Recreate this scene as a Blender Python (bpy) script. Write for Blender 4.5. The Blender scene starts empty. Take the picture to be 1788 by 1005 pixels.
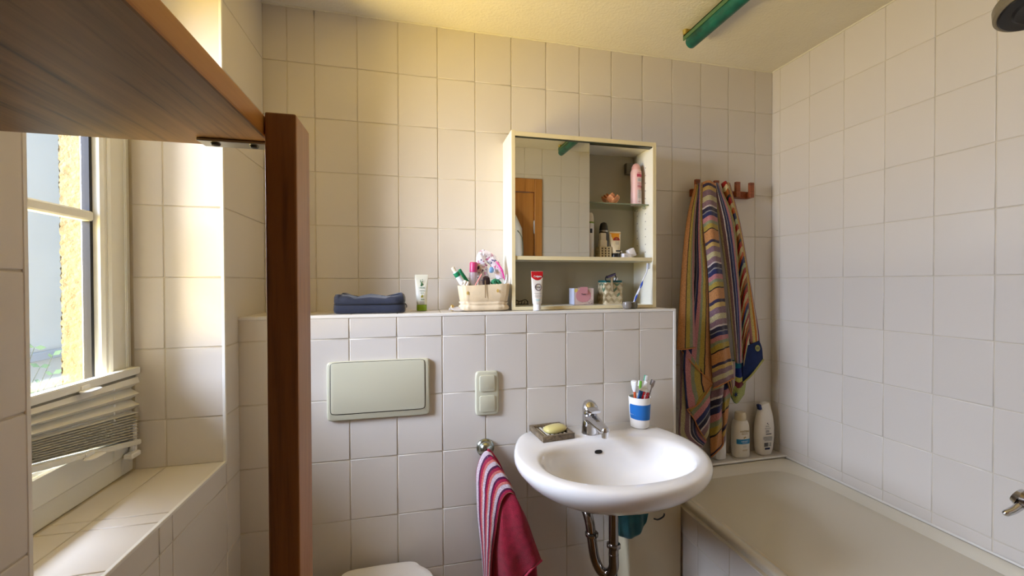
import bpy, bmesh, math, random
from mathutils import Vector, Matrix
from math import sin, cos, pi, radians, atan2, sqrt
random.seed(7)
S = bpy.context.scene
COL = S.collection
# ---------------------------------------------------------------- camera
CAM = Vector((0.8544, -1.6689, 1.3901))
YAW, PITCH, ROLL, FPX = 0.2313, -0.0112, -0.0033, 721.2247
fw0 = Vector((sin(YAW), cos(YAW), 0)); rt0 = Vector((cos(YAW), -sin(YAW), 0)); up0 = Vector((0, 0, 1))
FW = fw0 * cos(PITCH) + up0 * sin(PITCH); u1 = up0 * cos(PITCH) - fw0 * sin(PITCH)
RT = rt0 * cos(ROLL) + u1 * sin(ROLL); UP = u1 * cos(ROLL) - rt0 * sin(ROLL)
cd = bpy.data.cameras.new('camera'); cam = bpy.data.objects.new('camera', cd); COL.objects.link(cam)
cd.sensor_fit = 'HORIZONTAL'; cd.sensor_width = 36.0; cd.lens = 36.0 * FPX / 1788.0
cd.clip_start = 0.01; cd.clip_end = 100
m = Matrix((RT, UP, -FW)).transposed().to_4x4(); m.translation = CAM
cam.matrix_world = m
S.camera = cam
# ---------------------------------------------------------------- world, lamps, exposure
S.view_settings.view_transform = 'Standard'
S.view_settings.look = 'None'
S.view_settings.gamma = 1.0
S.view_settings.use_curve_mapping = False
S.view_settings.exposure = -0.10
W = bpy.data.worlds.new('sky'); S.world = W; W.use_nodes = True
nt = W.node_tree; nt.nodes.clear()
wo = nt.nodes.new('ShaderNodeOutputWorld'); bg = nt.nodes.new('ShaderNodeBackground')
bg.inputs['Color'].default_value = (0.72, 0.84, 1.0, 1); bg.inputs['Strength'].default_value = 1.3
nt.links.new(bg.outputs[0], wo.inputs[0])
def area(name, loc, target, sx, sy, power, color):
    l = bpy.data.lights.new(name, 'AREA'); l.shape = 'RECTANGLE'; l.size = sx; l.size_y = sy
    l.energy = power; l.color = color
    o = bpy.data.objects.new(name, l); COL.objects.link(o); o.location = loc
    o.rotation_euler = (Vector(target) - Vector(loc)).to_track_quat('-Z', 'Y').to_euler()
    return o
# daylight that reaches the window: open sky from above, sunlit yellow house fronts and ground from below
area('sky_light', (-1.5, -0.55, 2.25), (1.6, -0.5, 1.1), 2.7, 1.35, 680, (0.69, 0.77, 1.0))
area('ground_bounce_light', (-1.4, -0.55, 0.35), (1.6, -0.4, 1.9), 2.5, 1.5, 620, (1.0, 0.71, 0.20))

# ---------------------------------------------------------------- helpers
def lin(v):
    v /= 255.0
    return v / 12.92 if v <= 0.04045 else ((v + 0.055) / 1.055) ** 2.4
def rgb(r, g, b): return (lin(r), lin(g), lin(b), 1)
def at(u, v, y):
    'world point on the plane y=const measured at photograph position u, v'
    d = FW + RT * ((u - 894) / FPX) - UP * ((v - 502) / FPX)
    return CAM + d * ((y - CAM.y) / d.y)
def mat(name, color, rough=0.5, metal=0.0, bump=0.0, bscale=60.0, coat=0.0, var=0.0, vscale=8.0, trans=0.0, ior=1.45, sheen=0.0, spec=0.5, objvar=0.0, alpha=1.0):
    m = bpy.data.materials.new(name); m.use_nodes = True; n = m.node_tree.nodes; L = m.node_tree.links
    p = n['Principled BSDF']; p.inputs['Base Color'].default_value = color; p.inputs['Roughness'].default_value = rough
    p.inputs['Metallic'].default_value = metal; p.inputs['Coat Weight'].default_value = coat; p.inputs['Coat Roughness'].default_value = 0.05
    p.inputs['Transmission Weight'].default_value = trans; p.inputs['IOR'].default_value = ior
    p.inputs['Sheen Weight'].default_value = sheen; p.inputs['Specular IOR Level'].default_value = spec; p.inputs['Alpha'].default_value = alpha
    tc = n.new('ShaderNodeTexCoord')
    src = None
    if var:
        nz = n.new('ShaderNodeTexNoise'); nz.inputs['Scale'].default_value = vscale; nz.inputs['Detail'].default_value = 4
        L.new(tc.outputs['Object'], nz.inputs['Vector'])
        mr = n.new('ShaderNodeMapRange'); mr.inputs[1].default_value = 0.3; mr.inputs[2].default_value = 0.7
        mr.inputs[3].default_value = 1 - var; mr.inputs[4].default_value = 1 + var; L.new(nz.outputs[0], mr.inputs[0]); src = mr.outputs[0]
    if objvar:
        oi = n.new('ShaderNodeObjectInfo'); mr2 = n.new('ShaderNodeMapRange'); mr2.inputs[3].default_value = 1 - objvar; mr2.inputs[4].default_value = 1 + objvar
        L.new(oi.outputs['Random'], mr2.inputs[0])
        if src:
            mm = n.new('ShaderNodeMath'); mm.operation = 'MULTIPLY'; L.new(src, mm.inputs[0]); L.new(mr2.outputs[0], mm.inputs[1]); src = mm.outputs[0]
        else: src = mr2.outputs[0]
    if src:
        vm = n.new('ShaderNodeVectorMath'); vm.operation = 'SCALE'; vm.inputs[0].default_value = color[:3]; L.new(src, vm.inputs['Scale'])
        L.new(vm.outputs[0], p.inputs['Base Color'])
    if bump:
        nb = n.new('ShaderNodeTexNoise'); nb.inputs['Scale'].default_value = bscale; nb.inputs['Detail'].default_value = 3
        L.new(tc.outputs['Object'], nb.inputs['Vector']); b = n.new('ShaderNodeBump'); b.inputs['Strength'].default_value = bump
        b.inputs['Distance'].default_value = 0.002; L.new(nb.outputs[0], b.inputs['Height']); L.new(b.outputs[0], p.inputs['Normal'])
    return m
def glassy(name, color, mix=0.85, rough=0.0):
    'clear pane: mostly transparent with a glossy reflection by facing angle'
    m = bpy.data.materials.new(name); m.use_nodes = True; n = m.node_tree.nodes; L = m.node_tree.links; n.clear()
    o = n.new('ShaderNodeOutputMaterial'); t = n.new('ShaderNodeBsdfTransparent'); t.inputs[0].default_value = color
    g = n.new('ShaderNodeBsdfGlossy'); g.inputs['Roughness'].default_value = rough; lw = n.new('ShaderNodeLayerWeight'); lw.inputs[0].default_value = 0.5
    pw = n.new('ShaderNodeMath'); pw.operation = 'POWER'; pw.inputs[1].default_value = 5; L.new(lw.outputs['Facing'], pw.inputs[0])
    f = n.new('ShaderNodeMath'); f.operation = 'MULTIPLY_ADD'; f.inputs[1].default_value = 0.9; f.inputs[2].default_value = 0.04; L.new(pw.outputs[0], f.inputs[0])
    mx = n.new('ShaderNodeMixShader'); L.new(f.outputs[0], mx.inputs[0]); L.new(t.outputs[0], mx.inputs[1]); L.new(g.outputs[0], mx.inputs[2])
    L.new(mx.outputs[0], o.inputs[0]); return m
def wood(name, c1, c2, axis='Y', scale=22.0, rough=0.45, wave=1.0):
    m = bpy.data.materials.new(name); m.use_nodes = True; n = m.node_tree.nodes; L = m.node_tree.links; p = n['Principled BSDF']
    tc = n.new('ShaderNodeTexCoord'); mp = n.new('ShaderNodeMapping'); L.new(tc.outputs['Object'], mp.inputs[0])
    s = {'X': (0.06, 1, 1), 'Y': (1, 0.06, 1), 'Z': (1, 1, 0.06)}[axis]; mp.inputs['Scale'].default_value = s
    nz = n.new('ShaderNodeTexNoise'); nz.inputs['Scale'].default_value = scale; nz.inputs['Detail'].default_value = 6; nz.inputs['Roughness'].default_value = 0.65; nz.inputs['Distortion'].default_value = wave
    L.new(mp.outputs[0], nz.inputs['Vector'])
    n2 = n.new('ShaderNodeTexNoise'); n2.inputs['Scale'].default_value = scale * 9; n2.inputs['Detail'].default_value = 3; L.new(mp.outputs[0], n2.inputs['Vector'])
    ad = n.new('ShaderNodeMath'); ad.operation = 'MULTIPLY_ADD'; ad.inputs[1].default_value = 0.35; L.new(n2.outputs[0], ad.inputs[0]); L.new(nz.outputs[0], ad.inputs[2])
    r = n.new('ShaderNodeValToRGB'); r.color_ramp.elements[0].position = 0.45; r.color_ramp.elements[0].color = c1
    r.color_ramp.elements[1].position = 0.85; r.color_ramp.elements[1].color = c2
    e = r.color_ramp.elements.new(0.62); e.color = tuple((c1[i] * 0.35 + c2[i] * 0.65) for i in range(4))
    L.new(ad.outputs[0], r.inputs[0]); L.new(r.outputs[0], p.inputs['Base Color']); p.inputs['Roughness'].default_value = rough
    b = n.new('ShaderNodeBump'); b.inputs['Strength'].default_value = 0.25; b.inputs['Distance'].default_value = 0.001; L.new(ad.outputs[0], b.inputs['Height']); L.new(b.outputs[0], p.inputs['Normal'])
    return m
def stripes(name, seq, repeat=1.0, wob=0.006, rough=0.95, bump=0.6, weave=900.0):
    'cloth striped along UV.x: seq of (width, colour); repeat = periods per UV unit'
    m = bpy.data.materials.new(name); m.use_nodes = True; n = m.node_tree.nodes; L = m.node_tree.links; p = n['Principled BSDF']
    uv = n.new('ShaderNodeUVMap'); uv.uv_map = 'UVMap'; sp = n.new('ShaderNodeSeparateXYZ'); L.new(uv.outputs[0], sp.inputs[0])
    tc = n.new('ShaderNodeTexCoord'); nz = n.new('ShaderNodeTexNoise'); nz.inputs['Scale'].default_value = 35; L.new(tc.outputs['Object'], nz.inputs['Vector'])
    a = n.new('ShaderNodeMath'); a.operation = 'MULTIPLY_ADD'; a.inputs[1].default_value = wob; L.new(nz.outputs[0], a.inputs[0]); L.new(sp.outputs[0], a.inputs[2])
    k = n.new('ShaderNodeMath'); k.operation = 'MULTIPLY'; k.inputs[1].default_value = repeat; L.new(a.outputs[0], k.inputs[0])
    f = n.new('ShaderNodeMath'); f.operation = 'FRACT'; L.new(k.outputs[0], f.inputs[0])
    r = n.new('ShaderNodeValToRGB'); cr = r.color_ramp; cr.interpolation = 'CONSTANT'; tot = sum(w for w, _ in seq); pos = 0
    for i, (w, c) in enumerate(seq):
        if i == 0: cr.elements[0].position = 0; cr.elements[0].color = c
        elif i == 1: cr.elements[1].position = pos / tot; cr.elements[1].color = c
        else: e = cr.elements.new(pos / tot); e.color = c
        pos += w
    L.new(f.outputs[0], r.inputs[0])
    n2 = n.new('ShaderNodeTexNoise'); n2.inputs['Scale'].default_value = 300; n2.inputs['Detail'].default_value = 2; L.new(tc.outputs['Object'], n2.inputs['Vector'])
    mr = n.new('ShaderNodeMapRange'); mr.inputs[1].default_value = 0.3; mr.inputs[2].default_value = 0.7; mr.inputs[3].default_value = 0.7; mr.inputs[4].default_value = 1.22; L.new(n2.outputs[0], mr.inputs[0])
    vm = n.new('ShaderNodeVectorMath'); vm.operation = 'SCALE'; L.new(r.outputs[0], vm.inputs[0]); L.new(mr.outputs[0], vm.inputs['Scale']); L.new(vm.outputs[0], p.inputs['Base Color'])
    p.inputs['Roughness'].default_value = rough; p.inputs['Sheen Weight'].default_value = 0.25; p.inputs['Specular IOR Level'].default_value = 0.1
    n3 = n.new('ShaderNodeTexNoise'); n3.inputs['Scale'].default_value = weave; n3.inputs['Detail'].default_value = 1; L.new(tc.outputs['Object'], n3.inputs['Vector'])
    b = n.new('ShaderNodeBump'); b.inputs['Strength'].default_value = bump; b.inputs['Distance'].default_value = 0.002; L.new(n3.outputs[0], b.inputs['Height']); L.new(b.outputs[0], p.inputs['Normal'])
    return m
def link(name, me, parent=None):
    o = bpy.data.objects.new(name, me); COL.objects.link(o)
    if parent: o.parent = parent
    return o
def wloc(o):
    v = Vector((0, 0, 0))
    while o: v += o.location; o = o.parent
    return v
def build(name, bm, mt, parent=None, smooth=False, centre=True, angle=40):
    'link the bmesh (world coordinates) as one mesh object with its origin at its base'
    bmesh.ops.recalc_face_normals(bm, faces=bm.faces[:]) if bm.faces and not getattr(bm, 'keepn', False) else None
    me = bpy.data.meshes.new(name); base = Vector((0, 0, 0))
    if centre and bm.verts:
        xs = [v.co for v in bm.verts]
        base = Vector(((min(v.x for v in xs) + max(v.x for v in xs)) / 2, (min(v.y for v in xs) + max(v.y for v in xs)) / 2, min(v.z for v in xs)))
        bmesh.ops.translate(bm, vec=-base, verts=bm.verts)
    bm.to_mesh(me); bm.free()
    for x in (mt if isinstance(mt, (list, tuple)) else [mt]): me.materials.append(x)
    if smooth:
        for p in me.polygons: p.use_smooth = True
        if angle < 180:
            try: me.set_sharp_from_angle(angle=radians(angle))
            except Exception: pass
    o = link(name, me, parent); o.location = base - (wloc(parent) if parent else Vector((0, 0, 0)))
    return o
def tag(o, label=None, cat=None, group=None, kind=None):
    if label: o['label'] = label
    if cat: o['category'] = cat
    if group: o['group'] = group
    if kind: o['kind'] = kind
    return o
def thing(name, label, cat, loc, group=None, kind=None):
    o = bpy.data.objects.new(name, None); COL.objects.link(o); o.location = loc; o.empty_display_size = 0.02
    return tag(o, label, cat, group, kind)
def nb():
    bm = bmesh.new(); bm.loops.layers.uv.new('UVMap'); return bm
def box(bm, x0, x1, y0, y1, z0, z1, bev=0.0, seg=1, M=None, mi=0):
    r = bmesh.ops.create_cube(bm, size=1.0); vs = r['verts']
    for v in vs: v.co = Vector(((x0 + x1) / 2 + v.co.x * (x1 - x0), (y0 + y1) / 2 + v.co.y * (y1 - y0), (z0 + z1) / 2 + v.co.z * (z1 - z0)))
    fs = {f for v in vs for f in v.link_faces}
    if bev > 0:
        es = list({e for v in vs for e in v.link_edges})
        rr = bmesh.ops.bevel(bm, geom=es + vs, offset=bev, segments=seg, affect='EDGES', profile=0.5); vs = [v for v in rr['verts']]; fs = set(rr['faces']) | {f for v in vs for f in v.link_faces}
        vs = list({v for f in fs for v in f.verts})
    if M is not None: bmesh.ops.transform(bm, matrix=M, verts=vs)
    if mi:
        for f in fs: f.material_index = mi
    return bm
def rings(bm, rs, n=32, caps=(True, True), M=None, e=2.0, mi=0, close=False):
    'loft of superellipse rings: (cx, cy, z, rx, ry[, exponent])'
    allv = []
    for r in rs:
        ex = r[5] if len(r) > 5 else e; ring = []
        for i in range(n):
            a = 2 * pi * i / n; c, s = cos(a), sin(a)
            x = r[3] * abs(c) ** (2 / ex) * (1 if c >= 0 else -1); y = r[4] * abs(s) ** (2 / ex) * (1 if s >= 0 else -1)
            p = Vector((r[0] + x, r[1] + y, r[2])); ring.append(bm.verts.new(M @ p if M is not None else p))
        allv.append(ring)
    for a, b in zip(allv, allv[1:]):
        for i in range(n):
            f = bm.faces.new((a[i], a[(i + 1) % n], b[(i + 1) % n], b[i])); f.material_index = mi
    if caps[0]: bm.faces.new(allv[0][::-1]).material_index = mi
    if caps[1]: bm.faces.new(allv[-1]).material_index = mi
    return allv
def tube(bm, pts, r, n=12, caps=True, mi=0, flat=1.0):
    pts = [Vector(p) for p in pts]; rr = r if isinstance(r, (list, tuple)) else [r] * len(pts); prev = None; rg = []
    for i, p in enumerate(pts):
        t = (pts[min(i + 1, len(pts) - 1)] - pts[max(i - 1, 0)]).normalized()
        if prev is None: prev = Vector((0, 0, 1)).cross(t) if abs(t.z) < 0.95 else Vector((1, 0, 0)).cross(t)
        a = (prev - t * prev.dot(t)).normalized(); b = t.cross(a); prev = a
        rg.append([bm.verts.new(p + (a * cos(2 * pi * k / n) + b * sin(2 * pi * k / n) * flat) * rr[i]) for k in range(n)])
    for a, b in zip(rg, rg[1:]):
        for i in range(n): bm.faces.new((a[i], a[(i + 1) % n], b[(i + 1) % n], b[i])).material_index = mi
    if caps: bm.faces.new(rg[0][::-1]).material_index = mi; bm.faces.new(rg[-1]).material_index = mi
    return bm
def catmull(P, n):
    P = [Vector(p) for p in P]
    if len(P) == 2: return [P[0].lerp(P[1], i / n) for i in range(n + 1)]
    d = [0.0]
    for a, b in zip(P, P[1:]): d.append(d[-1] + (b - a).length)
    out = []
    for i in range(n + 1):
        s = d[-1] * i / n; k = 0
        while k < len(P) - 2 and d[k + 1] < s: k += 1
        t = (s - d[k]) / max(d[k + 1] - d[k], 1e-9)
        p0 = P[k - 1] if k else P[0] * 2 - P[1]; p1 = P[k]; p2 = P[k + 1]; p3 = P[k + 2] if k + 2 < len(P) else P[-1] * 2 - P[-2]
        out.append(0.5 * ((2 * p1) + (p2 - p0) * t + (2 * p0 - 5 * p1 + 4 * p2 - p3) * t * t + (3 * p1 - p0 - 3 * p2 + p3) * t ** 3))
    return out
def cloth(bm, curves, ns=24, nt=60, bulge=0.0, folds=None, along=False, u0=0.0, us=1.0, thick=0.004, wrinkle=0.0, seed=0, mi=0):
    'sheet lofted across 3-D curves (each from top to bottom); UV.x runs across the sheet, or down it when along'
    cs = [catmull(c, nt) for c in curves]; rnd = random.Random(seed); ph = [rnd.uniform(0, 6.28) for _ in range(6)]
    front = []
    for j in range(nt + 1):
        row = catmull([c[j] for c in cs], ns); t = j / nt
        for i, p in enumerate(row):
            s = i / ns; dy = -bulge * sin(pi * s) ** 0.6 * (0.4 + 0.6 * min(1, t * 3))
            if folds: dy -= folds[0] * sin(2 * pi * folds[1] * s + ph[0] + 1.1 * sin(2.2 * t + ph[3])) * min(1, 0.25 + t)
            if wrinkle: dy -= wrinkle * (sin(9 * s + 7 * t + ph[1]) + sin(17 * t - 5 * s + ph[2]) * 0.7 + sin(31 * t + 13 * s + ph[4]) * 0.35)
            row[i] = p + Vector((0, dy, 0))
        front.append(row)
    uvl = bm.loops.layers.uv.verify()
    F = [[bm.verts.new(p) for p in r] for r in front]; B = [[bm.verts.new(p + Vector((0, thick, 0))) for p in r] for r in front]
    def uvof(i, j): return (u0 + us * ((j / nt) if along else (i / ns)), (i / ns) if along else j / nt)
    def face(vs, uvs):
        try: f = bm.faces.new(vs)
        except ValueError: return
        f.material_index = mi
        for l, q in zip(f.loops, uvs): l[uvl].uv = q
    for j in range(nt):
        for i in range(ns):
            q = [(i, j), (i, j + 1), (i + 1, j + 1), (i + 1, j)]
            face([F[b][a] for a, b in q], [uvof(a, b) for a, b in q]); face([B[b][a] for a, b in q][::-1], [uvof(a, b) for a, b in q][::-1])
    for j in range(nt):
        for i in (0, ns): face([F[j][i], B[j][i], B[j + 1][i], F[j + 1][i]], [uvof(i, j)] * 2 + [uvof(i, j + 1)] * 2)
    for i in range(ns):
        for j in (0, nt): face([F[j][i], F[j][i + 1], B[j][i + 1], B[j][i]], [uvof(i, j), uvof(i + 1, j), uvof(i + 1, j), uvof(i, j)])
    return bm
def lettering(txt, size, pos, mt, parent, rot=(pi / 2, 0, 0), bend=None, squash=1.0, name='lettering', bold=0.0):
    'printed text as thin mesh letters; bend = radius of a bottle the print wraps round'
    cu = bpy.data.curves.new('text', 'FONT'); cu.body = txt; cu.size = size; cu.align_x = 'CENTER'; cu.align_y = 'CENTER'; cu.extrude = 0.00012; cu.offset = bold; cu.resolution_u = 2
    o = bpy.data.objects.new('text', cu); COL.objects.link(o)
    me = bpy.data.meshes.new_from_object(o.evaluated_get(bpy.context.evaluated_depsgraph_get())); bpy.data.objects.remove(o); bpy.data.curves.remove(cu)
    for v in me.vertices:
        v.co.x *= squash
        if bend: a = v.co.x / bend; v.co = Vector((bend * sin(a), v.co.y, v.co.z - bend * (1 - cos(a))))
    me.materials.clear(); me.materials.append(mt)
    q = link(name, me, parent); q.rotation_euler = rot; q.location = Vector(pos) - (wloc(parent) if parent else Vector((0, 0, 0)))
    return q
# ---------------------------------------------------------------- materials of the room
M_tile = mat('glazed_tile', rgb(216, 208, 196), rough=0.30, bump=0.05, bscale=220, objvar=0.018)
M_grout = mat('grout', rgb(210, 200, 180), rough=0.9, var=0.10, vscale=14)
M_plaster = mat('rough_plaster', rgb(228, 222, 208), rough=0.95, bump=0.9, bscale=110, var=0.02)
M_trim = mat('white_tile_trim', rgb(232, 228, 218), rough=0.35)
M_upvc = mat('white_window_plastic', rgb(226, 224, 212), rough=0.35)
M_gasket = mat('black_rubber', rgb(30, 30, 36), rough=0.6)
M_porcelain = mat('white_porcelain', rgb(236, 232, 226), rough=0.08, coat=0.5)
M_enamel = mat('cream_enamel', rgb(214, 206, 186), rough=0.22, coat=0.2)
M_chrome = mat('chrome', rgb(205, 205, 208), rough=0.10, metal=1.0)
M_steel = mat('brushed_steel', rgb(170, 170, 165), rough=0.32, metal=1.0)
M_cream = mat('cream_plastic', rgb(200, 196, 170), rough=0.4)
M_board = mat('white_melamine', rgb(232, 228, 210), rough=0.4)
M_edge = mat('cream_board_edge', rgb(228, 214, 170), rough=0.45)
M_floor = mat('beige_floor', rgb(138, 112, 78), rough=0.4, var=0.08)
M_stucco = mat('yellow_stucco', rgb(120, 108, 82), rough=0.95)
M_black = mat('black_plastic', rgb(24, 24, 26), rough=0.35)
M_white = mat('white_plastic', rgb(235, 235, 232), rough=0.35)
XL, XR, YB, YR, ZC = 0.322, 2.546, 0.0, -1.72, 2.406
XO = -0.035                                             # outer face of the outside wall
NY0, NY1, NZ0, NZ1 = -0.948, -0.328, 0.88, 2.26         # window niche
def zr(k): return 1.41 + 0.1984 * k
ZROWS = [0.0] + [zr(k) for k in range(-7, 5)] + [ZC]
_tm = {}
def tile_mesh(w, h):
    k = (round(w, 4), round(h, 4))
    if k in _tm: return _tm[k]
    bm = nb(); a, b = w / 2 - 0.0015, h / 2 - 0.0015; L = []
    for ins, z in ((0, 0.0), (0, 0.0010), (0.0006, 0.0017), (0.0020, 0.0021)):
        L.append([bm.verts.new((sx * (a - ins), sy * (b - ins), z)) for sx, sy in ((-1, -1), (1, -1), (1, 1), (-1, 1))])
    for p, q in zip(L, L[1:]):
        for i in range(4): bm.faces.new((p[i], p[(i + 1) % 4], q[(i + 1) % 4], q[i])).smooth = True
    bm.faces.new(L[-1])
    me = bpy.data.meshes.new('tile'); bm.to_mesh(me); bm.free(); me.materials.append(M_tile); _tm[k] = me; return me
def tiles(parent, O, U, V, us, vs, skip=None):
    O, U, V = Vector(O), Vector(U), Vector(V); N = U.cross(V); R = Matrix((U, V, N)).transposed().to_euler()
    us, vs = sorted(us), sorted(vs); pl = wloc(parent)
    for a, b in zip(us, us[1:]):
        for c, d in zip(vs, vs[1:]):
            if b - a < 0.012 or d - c < 0.012 or (skip and skip(a, b, c, d)): continue
            o = link('tile', tile_mesh(b - a, d - c), parent); o.rotation_euler = R
            o.location = O + U * ((a + b) / 2) + V * ((c + d) / 2) - pl + N * random.uniform(-0.0002, 0.0002)
def struct(name, bm, mt, label=None, **k):
    return tag(build(name, bm, mt, centre=False, **k), label, None, None, 'structure')
# back wall
bm = nb(); box(bm, XL - 0.1, XR + 0.1, 0, 0.12, -0.1, ZC + 0.1); wall_back = struct('wall_back', bm, M_grout)
XC = [XL, 0.4038] + [0.4965 + 0.15 * k for k in range(14)] + [XR]
tiles(wall_back, (0, 0, 0), (1, 0, 0), (0, 0, 1), XC, ZROWS, skip=lambda a, b, c, d: (b <= 1.80 and d < 1.24))
# right wall
bm = nb(); box(bm, XR, XR + 0.12, YR - 0.1, 0.0, -0.1, ZC + 0.1); wall_right = struct('wall_right', bm, M_grout)
YC = [0.0] + [-0.047 - 0.15 * k for k in range(12)] + [YR]
tiles(wall_right, (XR, 0, 0), (0, -1, 0), (0, 0, 1), [-y for y in YC], ZROWS, skip=lambda a, b, c, d: d < 0.5)
# wall behind the photographer, with the door
DX0, DX1, DZ = 0.93, 1.79, 2.10
bm = nb(); box(bm, XL - 0.1, DX0, YR - 0.12, YR, -0.1, ZC + 0.1); box(bm, DX1, XR, YR - 0.12, YR, -0.1, ZC + 0.1); box(bm, DX0, DX1, YR - 0.12, YR, DZ, ZC + 0.1)
wall_rear = struct('wall_rear', bm, M_grout)
tiles(wall_rear, (0, YR, 0), (-1, 0, 0), (0, 0, 1), [-x for x in [XL, 0.48, 0.63, 0.78, DX0 - 0.072]], ZROWS)
tiles(wall_rear, (0, YR, 0), (-1, 0, 0), (0, 0, 1), [-x for x in [DX1 + 0.032, 1.98, 2.13, 2.28, 2.43, XR]], ZROWS)
tiles(wall_rear, (0, YR, 0), (-1, 0, 0), (0, 0, 1), [-x for x in [DX0 - 0.072, 0.93, 1.08, 1.23, 1.38, 1.53, 1.68, DX1 + 0.032]], [DZ + 0.072, 2.2036, ZC])
M_doorwood = wood('door_wood', rgb(150, 92, 36), rgb(196, 134, 62), axis='Z', scale=9)
bm = nb()
for x0, x1, z0, z1 in ((DX0 - 0.07, DX0 + 0.03, 0, DZ + 0.07), (DX1 - 0.03, DX1 + 0.03, 0, DZ + 0.07), (DX0 + 0.03, DX1 - 0.03, DZ - 0.03, DZ + 0.07)):
    box(bm, x0, x1, YR - 0.10, YR + 0.014, z0, z1, 0.003)
door = tag(bpy.data.objects.new('door_1', None), None, None, None, 'structure'); COL.objects.link(door); door.location = (1.36, YR, 0)
build('door_frame', bm, M_doorwood, door)
bm = nb(); box(bm, DX0 + 0.032, DX1 - 0.032, YR - 0.045, YR - 0.004, 0.01, DZ - 0.034, 0.004); leaf = build('door_leaf', bm, M_doorwood, door)
bm = nb()
for z in (0.35, 1.80): tube(bm, [(DX1 - 0.031, YR + 0.004, z - 0.05), (DX1 - 0.031, YR + 0.004, z + 0.05)], 0.007)
build('hinge', bm, M_steel, door, smooth=True)
bm = nb(); tube(bm, [(1.02, YR, 1.05), (1.02, YR + 0.05, 1.05), (1.06, YR + 0.055, 1.05), (1.14, YR + 0.055, 1.05)], 0.009); build('handle', bm, M_steel, door, smooth=True)
# left wall with the window niche
bm = nb()
box(bm, XO, XL, YR - 0.1, NY0, -0.1, ZC + 0.1); box(bm, XO, XL, NY1, 0.12, -0.1, ZC + 0.1); box(bm, XO, XL, NY0, NY1, -0.1, NZ0); box(bm, XO, XL, NY0, NY1, NZ1, ZC + 0.1)
wall_left = struct('wall_left', bm, M_grout)
rowsL = ZROWS
tiles(wall_left, (XL, 0, 0), (0, 1, 0), (0, 0, 1), [NY1, 0], rowsL)
tiles(wall_left, (XL, 0, 0), (0, 1, 0), (0, 0, 1), [YR, -1.698, -1.548, -1.398, -1.248, -1.098, NY0], rowsL)
tiles(wall_left, (XL, 0, 0), (0, 1, 0), (0, 0, 1), [NY0, -0.80, -0.65, -0.60, NY1], [0.0] + [zr(k) for k in range(-7, -2)] + [NZ0])
tiles(wall_left, (XL, 0, 0), (0, 1, 0), (0, 0, 1), [NY0, -0.80, -0.65, -0.50, NY1], [NZ1, ZC])
XN = 0.102
rr = [NZ0] + [zr(k) for k in range(-2, 5)] + [NZ1]
tiles(wall_left, (0, NY1, 0), (1, 0, 0), (0, 0, 1), [XN, 0.1765, XL], rr)
tiles(wall_left, (0, NY0, 0), (-1, 0, 0), (0, 0, 1), [-XL, -0.1765, -XN], rr)
tiles(wall_left, (0, 0, NZ0), (1, 0, 0), (0, 1, 0), [XN, 0.1765, XL], [NY0, -0.795, -0.64, -0.60, NY1])
tiles(wall_left, (0, 0, NZ1), (1, 0, 0), (0, -1, 0), [XN, 0.1765, XL], [-NY0, 0.80, 0.65, 0.50, -NY1])
bm = nb(); t = 0.005
box(bm, XL - t, XL + 0.003, NY1 - 0.003, NY1 + t, NZ0, NZ1, 0.001); box(bm, XL - t, XL + 0.003, NY0 - t, NY0 + 0.003, NZ0, NZ1, 0.001)
box(bm, XL - t, XL + 0.0032, NY0, NY1, NZ0 - t, NZ0 + 0.003, 0.001); box(bm, XL - t, XL + 0.0032, NY0, NY1, NZ1 - 0.003, NZ1 + t, 0.001)
struct('trim_1', bm, M_trim)
# ceiling, floor
bm = nb(); box(bm, XL - 0.1, XR + 0.1, YR - 0.1, 0.1, ZC, ZC + 0.1); struct('ceiling', bm, M_plaster)
bm = nb(); box(bm, XL - 0.1, XR + 0.1, YR - 0.1, 0.1, -0.12, 0); struct('floor', bm, M_floor)
M_caulk = mat('painted_caulk', rgb(226, 220, 200), rough=0.9)
bm = nb(); rn = random.Random(17)
for a, b in (((XL, -0.003, ZC - 0.001), (XR, -0.003, ZC - 0.001)), ((XR - 0.003, -0.003, ZC - 0.001), (XR - 0.003, YR, ZC - 0.001))):
    a, b = Vector(a), Vector(b); k = int((b - a).length / 0.012); tube(bm, [a.lerp(b, i / k) + Vector((0, 0, rn.uniform(-0.0012, 0.0012))) for i in range(k + 1)], [0.0032 + rn.uniform(0, 0.0022) for i in range(k + 1)], 6)
tag(build('trim_3', bm, M_caulk, centre=False, smooth=True), None, None, None, 'structure')
# installation wall behind toilet and basin
PD, PE, PT = -0.2356, 1.8478, 1.2857
bm = nb(); box(bm, XL, PE, PD, -0.0005, 0, PT); wall_front = struct('wall_installation', bm, M_grout)
tiles(wall_front, (0, PD, 0), (1, 0, 0), (0, 0, 1), [XL, 0.4965] + [0.6455 + 0.15 * k for k in range(8)] + [PE], [0] + [1.2113 - 0.1984 * k for k in range(6)] + [PT])
tiles(wall_front, (PE, 0, 0), (0, 1, 0), (0, 0, 1), [PD, -0.10, -0.003], [0.59] + [1.2113 - 0.1984 * k for k in range(4)] + [PT])
tiles(wall_front, (0, 0, PT), (1, 0, 0), (0, 1, 0), [XL, 0.4965] + [0.6455 + 0.15 * k for k in range(8)] + [PE], [PD, -0.09, -0.003])
bm = nb(); box(bm, XL, PE + 0.004, PD - 0.004, PD + 0.007, PT - 0.007, PT + 0.0034, 0.0012); box(bm, PE - 0.006, PE + 0.0045, PD - 0.0042, PD + 0.006, 0.0, PT - 0.001, 0.001)
struct('trim_2', bm, M_trim)
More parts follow.
